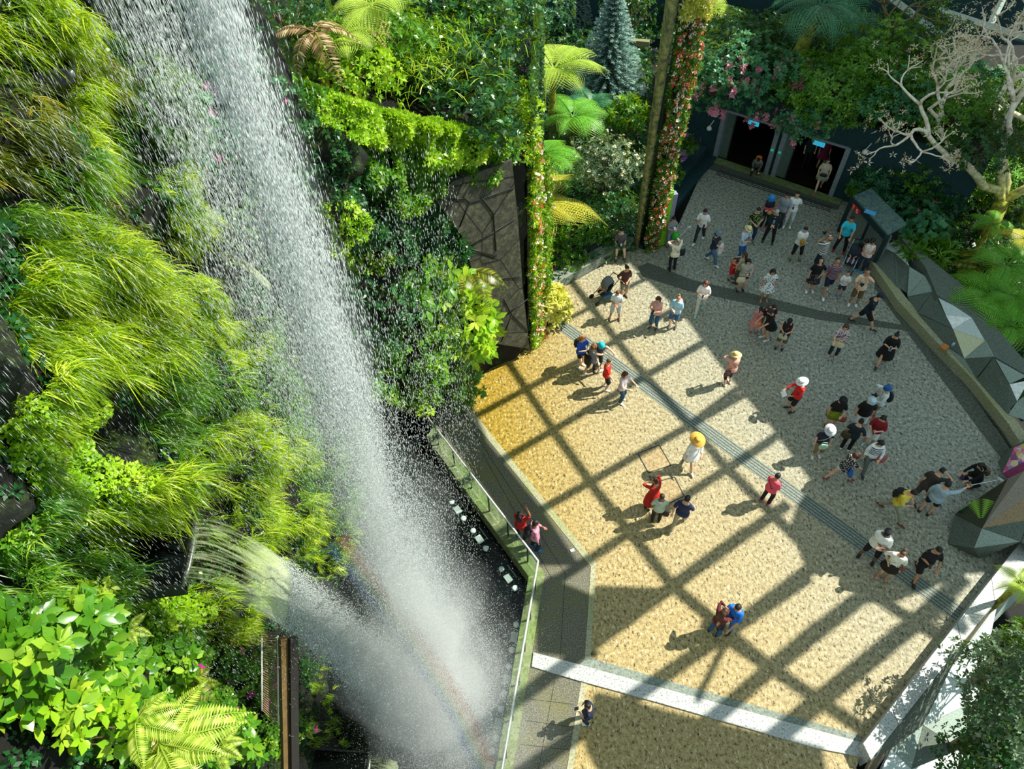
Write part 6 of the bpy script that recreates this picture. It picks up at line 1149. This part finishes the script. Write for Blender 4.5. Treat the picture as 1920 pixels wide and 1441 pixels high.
# ---- things they carry
for k,w,c in ((2,'older woman in cream','15171c'),(4,'man with the blue backpack','15171c'),(6,'man in the straw fedora','15171c'),(24,'woman in the loose black dress','e8e8ea'),(48,'young man in yellow','15171c'),(57,'child below the terrazzo band','15171c'),(68,'woman in sleeveless pink','15171c'),(69,'woman in light blue','e8e8ea'),(70,'woman with mint shoes','e8e8ea'),(51,'crouching woman in black','7a3a9c'),(38,'woman in dark red tee','e8e8ea'),(26,'young woman in grey off-shoulder top','e8e8ea'),(55,'man in the royal blue polo','15171c'),(32,'woman in the black cap','e8e8ea'),(33,'woman in the straw hat and pink top','e070a0')): phone(k,w,c)
for k,w in ((13,'bald man in stripes'),(21,'man in the peach tee'),(60,'ginger-haired woman in blue'),(45,'woman in the long red dress'),(37,'woman in the blue bucket hat')): camera(k,w)
for k,a,b,c1,c2 in ((4,'blue','man in white tee near the entrance','1f60b0','1a2434'),(12,'light blue','young man hugging a yellow bundle','5a9cc4','2c7ca0'),(37,'dark','woman in blue bucket hat','141c24',None),(48,'large black','young man in yellow tee','101214',None),(51,'khaki','crouching woman in black','6c6048',None),(59,'black','man in pink shirt by the railing','15181a','3c3c2c'),(60,'dark olive','ginger-haired woman in blue','2c301c',None),(67,'dark','boy in light grey shorts','2a3038',None),(69,'pink and white','woman in light blue tee','e0a0b8','f0e4ec'),(72,'orange','person crouching in the left doorway','e87c1c','2a2a2a'),(73,'green','woman walking out of the right doorway','5a8c4a',None)): backpack(k,(a,b),c1,c2)
for k,v,l,c,sz in ((2,(.3,-.02,.98),'black shoulder bag hanging beside the older woman in cream','14181a',(.26,.12,.3)),(6,(-.24,-.08,.86),'black sling bag behind the man in the straw fedora','101014',(.24,.12,.34)),(15,(.02,.42,.82),'dark red handbag held by the woman bending beside the booth','8c1420',(.34,.14,.22)),(23,(0,.24,.86),'cream clutch bag held by the woman in the floral blouse','dccfa8',(.42,.08,.24)),(26,(.16,.26,.8),'cream handbag hanging from the arm of the young woman in black shorts','d8ccac',(.34,.12,.26)),
 (32,(.02,.22,.86),'cream bag hanging in front of the woman in the black cap','cfc29a',(.32,.08,.22)),(42,(-.28,.1,.82),'coral pink bag beside the woman in the banded vest','b0605c',(.34,.14,.3)),(43,(.0,.26,.95),'black bag held in front of the man in the coral shirt','15141a',(.3,.14,.24)),(40,(.02,.22,.86),'mint green pouch in front of the white-hatted woman','a8ccb4',(.26,.08,.24)),(39,(-.2,-.16,.92),'brown patterned bag on the back of the woman in the navy tee','3c3418',(.3,.14,.26)),(41,(.25,.1,.9),'bright blue bag beside the polka-dot woman','1c60b0',(.24,.1,.28)),
 (35,(-.3,.1,.62),'striped red shopping bag beside the woman in the olive skirt','a84a30',(.24,.1,.22)),(73,(0,.2,.95),'black waist bag on the woman in beige at the doorway','101010',(.3,.1,.12)),(53,(-.24,.1,.98),'small brown bag on the hip of the woman in white blouse','7a4a2c',(.16,.06,.14)),(62,(-.05,-.2,.95),'large black bag on the back of the striped vest woman','0e0f10',(.34,.16,.4)),(46,(.28,.0,.62),'small dark bag in the hand of the person in mint','2a1a18',(.2,.1,.22)),(33,(-.22,-.1,.85),'dark patterned bag behind the straw-hatted woman in pink','5c3034',(.3,.12,.24))): bag(k,v,l,c,sz)
for k in (2,6,23,32,40,43,53,33,62): sling(k,'101010' if k not in(40,53) else 'b8c8c0')
# garment details
d=PEOPLE[42]; g=G(); loft(g,[(z,rx*1.0,ry*1.0,y) for z,rx,ry,y in [(.86,.17,.125,0)]+TOR[2:9]],d['TT'],inf=.024); g.build('vest',cloth('14203a','stripe','eef2f2'),d['e'],True)
d=PEOPLE[10]; G().tube([d['TT']((0,.118,1.0)),d['TT']((0,.125,1.2)),d['TT']((0,.1,1.38))],[(.035,.01),(.045,.01),(.04,.01)],8,up=(0,1,0)).build('shirt_front',plain('9ab0bc',.8),d['e'])
d=PEOPLE[8]; g=G(); loft(g,[(.98,.17,.13,.01),(1.08,.19,.15,.02),(1.18,.18,.15,.02)],d['TT'],inf=.02); g.build('wrap',cloth('a01c34','stripe','d86070'),d['e'],True)
d=PEOPLE[11]; T=d['TT']; G().tube([T((-.05,.06,1.43)),T((-.02,.13,1.2)),T((0,.135,1.08)),T((.02,.13,1.2)),T((.05,.06,1.43))],.006,5).build('lanyard',BLACK,d['e']); G().box(T((0,.14,1.04)),(.07,.01,.1)).build('badge',plain('5a2c30',.5),d['e'],False)
d=PEOPLE[28]; G().ball(d['TT']((.02,.115,1.08)),(.06,.02,.07),8,6).build('emblem',plain('f0c020',.6),d['e'])
d=PEOPLE[32]; T=d['TT']; G().tube([T((-.09,.05,1.44)),T((-.05,.12,1.3)),T((.02,.13,1.15))],[(.012,.006)]*3,6).build('pink_strap',plain('e84a8c',.7),d['e'])
def it(k,v,name,lab,cat,f): held(k,v,name,lab,cat,lambda e,d:f(e))
it(12,(0,.24,1.1),'plush_bundle','yellow-brown bundle hugged by the young man with green shoes','toy',lambda e:(G().ball((0,0,0),(.1,.08,.15)).build('bundle',plain('b08a2c',.8),e),G().ball((.02,.03,-.16),(.04,.04,.07)).build('tip',plain('a07a2c',.8),e)))
it(8,(.0,.26,1.0),'yellow_bag','small mustard bag held by the person in the blue hood','bag',lambda e:G().ball((0,0,0),(.11,.07,.09)).build('pouch',plain('c8a040',.7),e))
it(5,(-.1,.26,.86),'white_jacket','white jacket draped over the arm of the woman in the grey bucket hat','jacket',lambda e:(G().tube([(0,0,.2),(-.02,.04,.0),(-.05,.02,-.2),(-.08,0,-.38)],[(.13,.05),(.15,.07),(.17,.06),(.13,.03)],12,up=(0,1,0)).build('folded_cloth',plain('e0e6ea',.85),e),G().tube([(.08,0,.1),(.1,.02,-.1),(.09,0,-.3)],[(.05,.04)]*3,8).build('sleeve',plain('e8ecf0',.85),e)))
it(34,(-.02,.55,1.06),'paper_map','white folded paper held by the woman in the red jacket','paper',lambda e:G().box((0,0,0),(.22,.16,.006),R=rotx(-.5)).build('sheet',WHITE,e,False))
it(1,(0,.3,1.2),'paper_leaflet','white leaflet held by the boy beside the green post','paper',lambda e:G().box((0,0,0),(.1,.2,.006),R=rotx(-.6)).build('sheet',WHITE,e,False))
it(54,(.02,.24,1.03),'phone','small phone held by the man in the black tee','phone',lambda e:G().box((0,0,0),(.07,.14,.012),R=rotx(-.8)).build('case',plain('2c2a2c',.3),e,False))
it(31,(.0,.5,1.0),'orange_toy','bright orange toy held by the woman in the oversized black tee','toy',lambda e:G().ball((0,0,0),(.06,.09,.04)).build('toy',plain('f07820',.5),e))
it(65,(0,.45,.72),'paper_cup','white cup in the hands of the seated man','cup',lambda e:G().lathe((0,0,-.03),[(.03,0),(.04,.1)],12).build('cup',WHITE,e))
# balloon, selfie sticks
p=fl(1267,443,1.0); e=empty('balloon',p,0,'round green balloon beside the boy at the green post','balloon'); G().ball((0,0,0),(.17,.17,.19),16,12).build('bulb',plain('1fae28',.2),e); G().tube([(0,0,-.19),(.02,-.02,-.4)],.005,5).build('string',WHITE,e)
def stick(k,side,v,label,L=.75):
    d=PEOPLE[k]; h0=d['hands'][side]; u=np.array(v,float);u/=np.linalg.norm(u)
    def b(e,dd): G().tube([-u*.1,u*L],[.011,.007],8).build('rod',plain('d8dadc',.3,.4),e); G().tube([-u*.12,u*.04],.017,8).build('grip',BLACK,e); G().box(u*L,(.16,.02,.08)).build('phone_clamp',plain('c8ccd0',.4),e,False,.005)
    return held(k,h0,'selfie_stick',label,'selfie stick',b)
stick(49,1,(.55,.7,.2),'silver selfie stick held out by the man in the pale blue-grey sweater',.85)
stick(2,1,(.75,.3,.5),'white selfie stick held above the older woman in cream',.7)
# ---- strollers
def stroller(feet,face,label,hood,seat,baby=None,S=1.):
    p=fl(*feet); r=fl(feet[0]+face[0]*20,feet[1]+face[1]*20)-p; a=math.atan2(r[1],r[0])-math.pi/2; e=empty('stroller',p,a,label,'stroller')
    fr=plain('c8ccce',.4,.4) if seat!='1a1c20' else DSTEEL
    g=G(); 
    for s in (-1,1): g.tube([(s*.22,-.45,1.02),(s*.22,-.2,.75),(s*.22,.15,.42),(s*.22,.42,.14)],.016,6); g.tube([(s*.22,-.38,.14),(s*.22,-.1,.55),(s*.22,.0,.62)],.016,6)
    g.build('frame',fr,e); G().tube([(-.22,-.45,1.02),(0,-.5,1.05),(.22,-.45,1.02)],.02,8).build('handle',BLACK,e)
    G().tube([(0,-.28,.85),(0,-.2,.6),(0,.0,.42),(0,.25,.42)],[(.17,.03),(.19,.05),(.19,.05),(.17,.04)],10,up=(0,1,0)).build('seat',plain(seat,.8),e)
    g=G(); V=[];n=8
    for i in range(n+1):
        t=math.radians(-10+120*i/n)
        for j in range(9):
            x=-.22+.44*j/8; V.append((x,-.22+.33*math.sin(t)*(1-abs(x)*.5),.62+.38*math.cos(t)*(1-x*x*3.)))
    g.add(V,[(i*9+j,i*9+j+1,(i+1)*9+j+1,(i+1)*9+j) for i in range(n) for j in range(8)]); o=g.build('hood',plain(hood,.8),e); m=o.modifiers.new('s','SOLIDIFY');m.thickness=.015
    for x,y in ((-.24,.42),(.24,.42),(-.26,-.38),(.26,-.38)): G().lathe((x,y,.11),[(.02,-.02),(.1,-.018),(.11,0),(.1,.018),(.02,.02)],14,R=np.array([[0,0,1],[0,1,0],[-1,0,0.]])).build('wheel',BLACK,e)
    G().box((0,-.05,.25),(.36,.4,.12)).build('basket',plain('2c6a9c' if seat=='1a1c20' else '24262a',.8),e,False,.02)
    if baby:
        b=empty('person',wpv:=np.array(Matrix.Translation(p)@Matrix.Rotation(a,4,'Z')@Vector((0,.02,.5))),a,baby[0],'person'); g=G(); g.tube([(0,0,0),(0,-.05,.12),(0,-.1,.24),(0,-.11,.28)],[(.09,.07),(.1,.07),(.07,.05),(.035,.035)],10,up=(0,1,0)); g.ball((0,-.11,.36),(.07,.08,.085),10,8)
        for s in (-1,1): g.tube([(s*.06,0,.0),(s*.09,.18,.05),(s*.09,.3,-.06)],[.045,.035,.025],8); g.tube([(s*.08,-.08,.22),(s*.15,.03,.15),(s*.07,.14,.14)],[.028,.024,.018],8); g.ball((s*.06,.15,.14),.022,6,5); g.tube([(s*.09,.3,-.06),(s*.09,.36,-.04)],[.024,.018],7)
        g.build('body',SKIN['a'],b,True,remesh=.012); G().tube([(0,0,-.01),(0,-.05,.12),(0,-.09,.24)],[(.105,.085),(.115,.085),(.08,.06)],10,up=(0,1,0)).build('romper',plain(baby[1],.8),b); G().ball((0,-.125,.385),(.074,.08,.078),10,7).build('hair',plain('201612',.7),b)
    return e
stroller((1590,500),(-.5,1),'stroller with dark teal hood and white frame in front of the cyan polo man','14242c','2a4a8c',('toddler in blue sitting in the stroller with the dark hood','2050b0'))
stroller((1132,560),(-1,.35),'grey-hooded stroller with black handle beside the woman in brown','6f757c','1a1c20',('baby in pale pink sitting in the grey-hooded stroller','c8a8b8'))
p=fl(1770,652,.5); e=empty('snack_packet',p,0,'orange snack packet and clear bottle left on the right-hand ledge','packet'); G().box((0,0,.03),(.28,.22,.14),.6).build('packet',plain('b87838',.6),e,False,.04); G().lathe((.3,.05,0),[(.05,0),(.05,.16),(.02,.2)],12).build('bottle',plain('a8ccd8',.2),e)
p=fl(1073,1032); tag(G().box(p+[0,0,.02],(.12,.09,.02),.4).build('litter',WHITE,smooth=False),'crumpled white litter on the granite walkway near the kerb','litter')
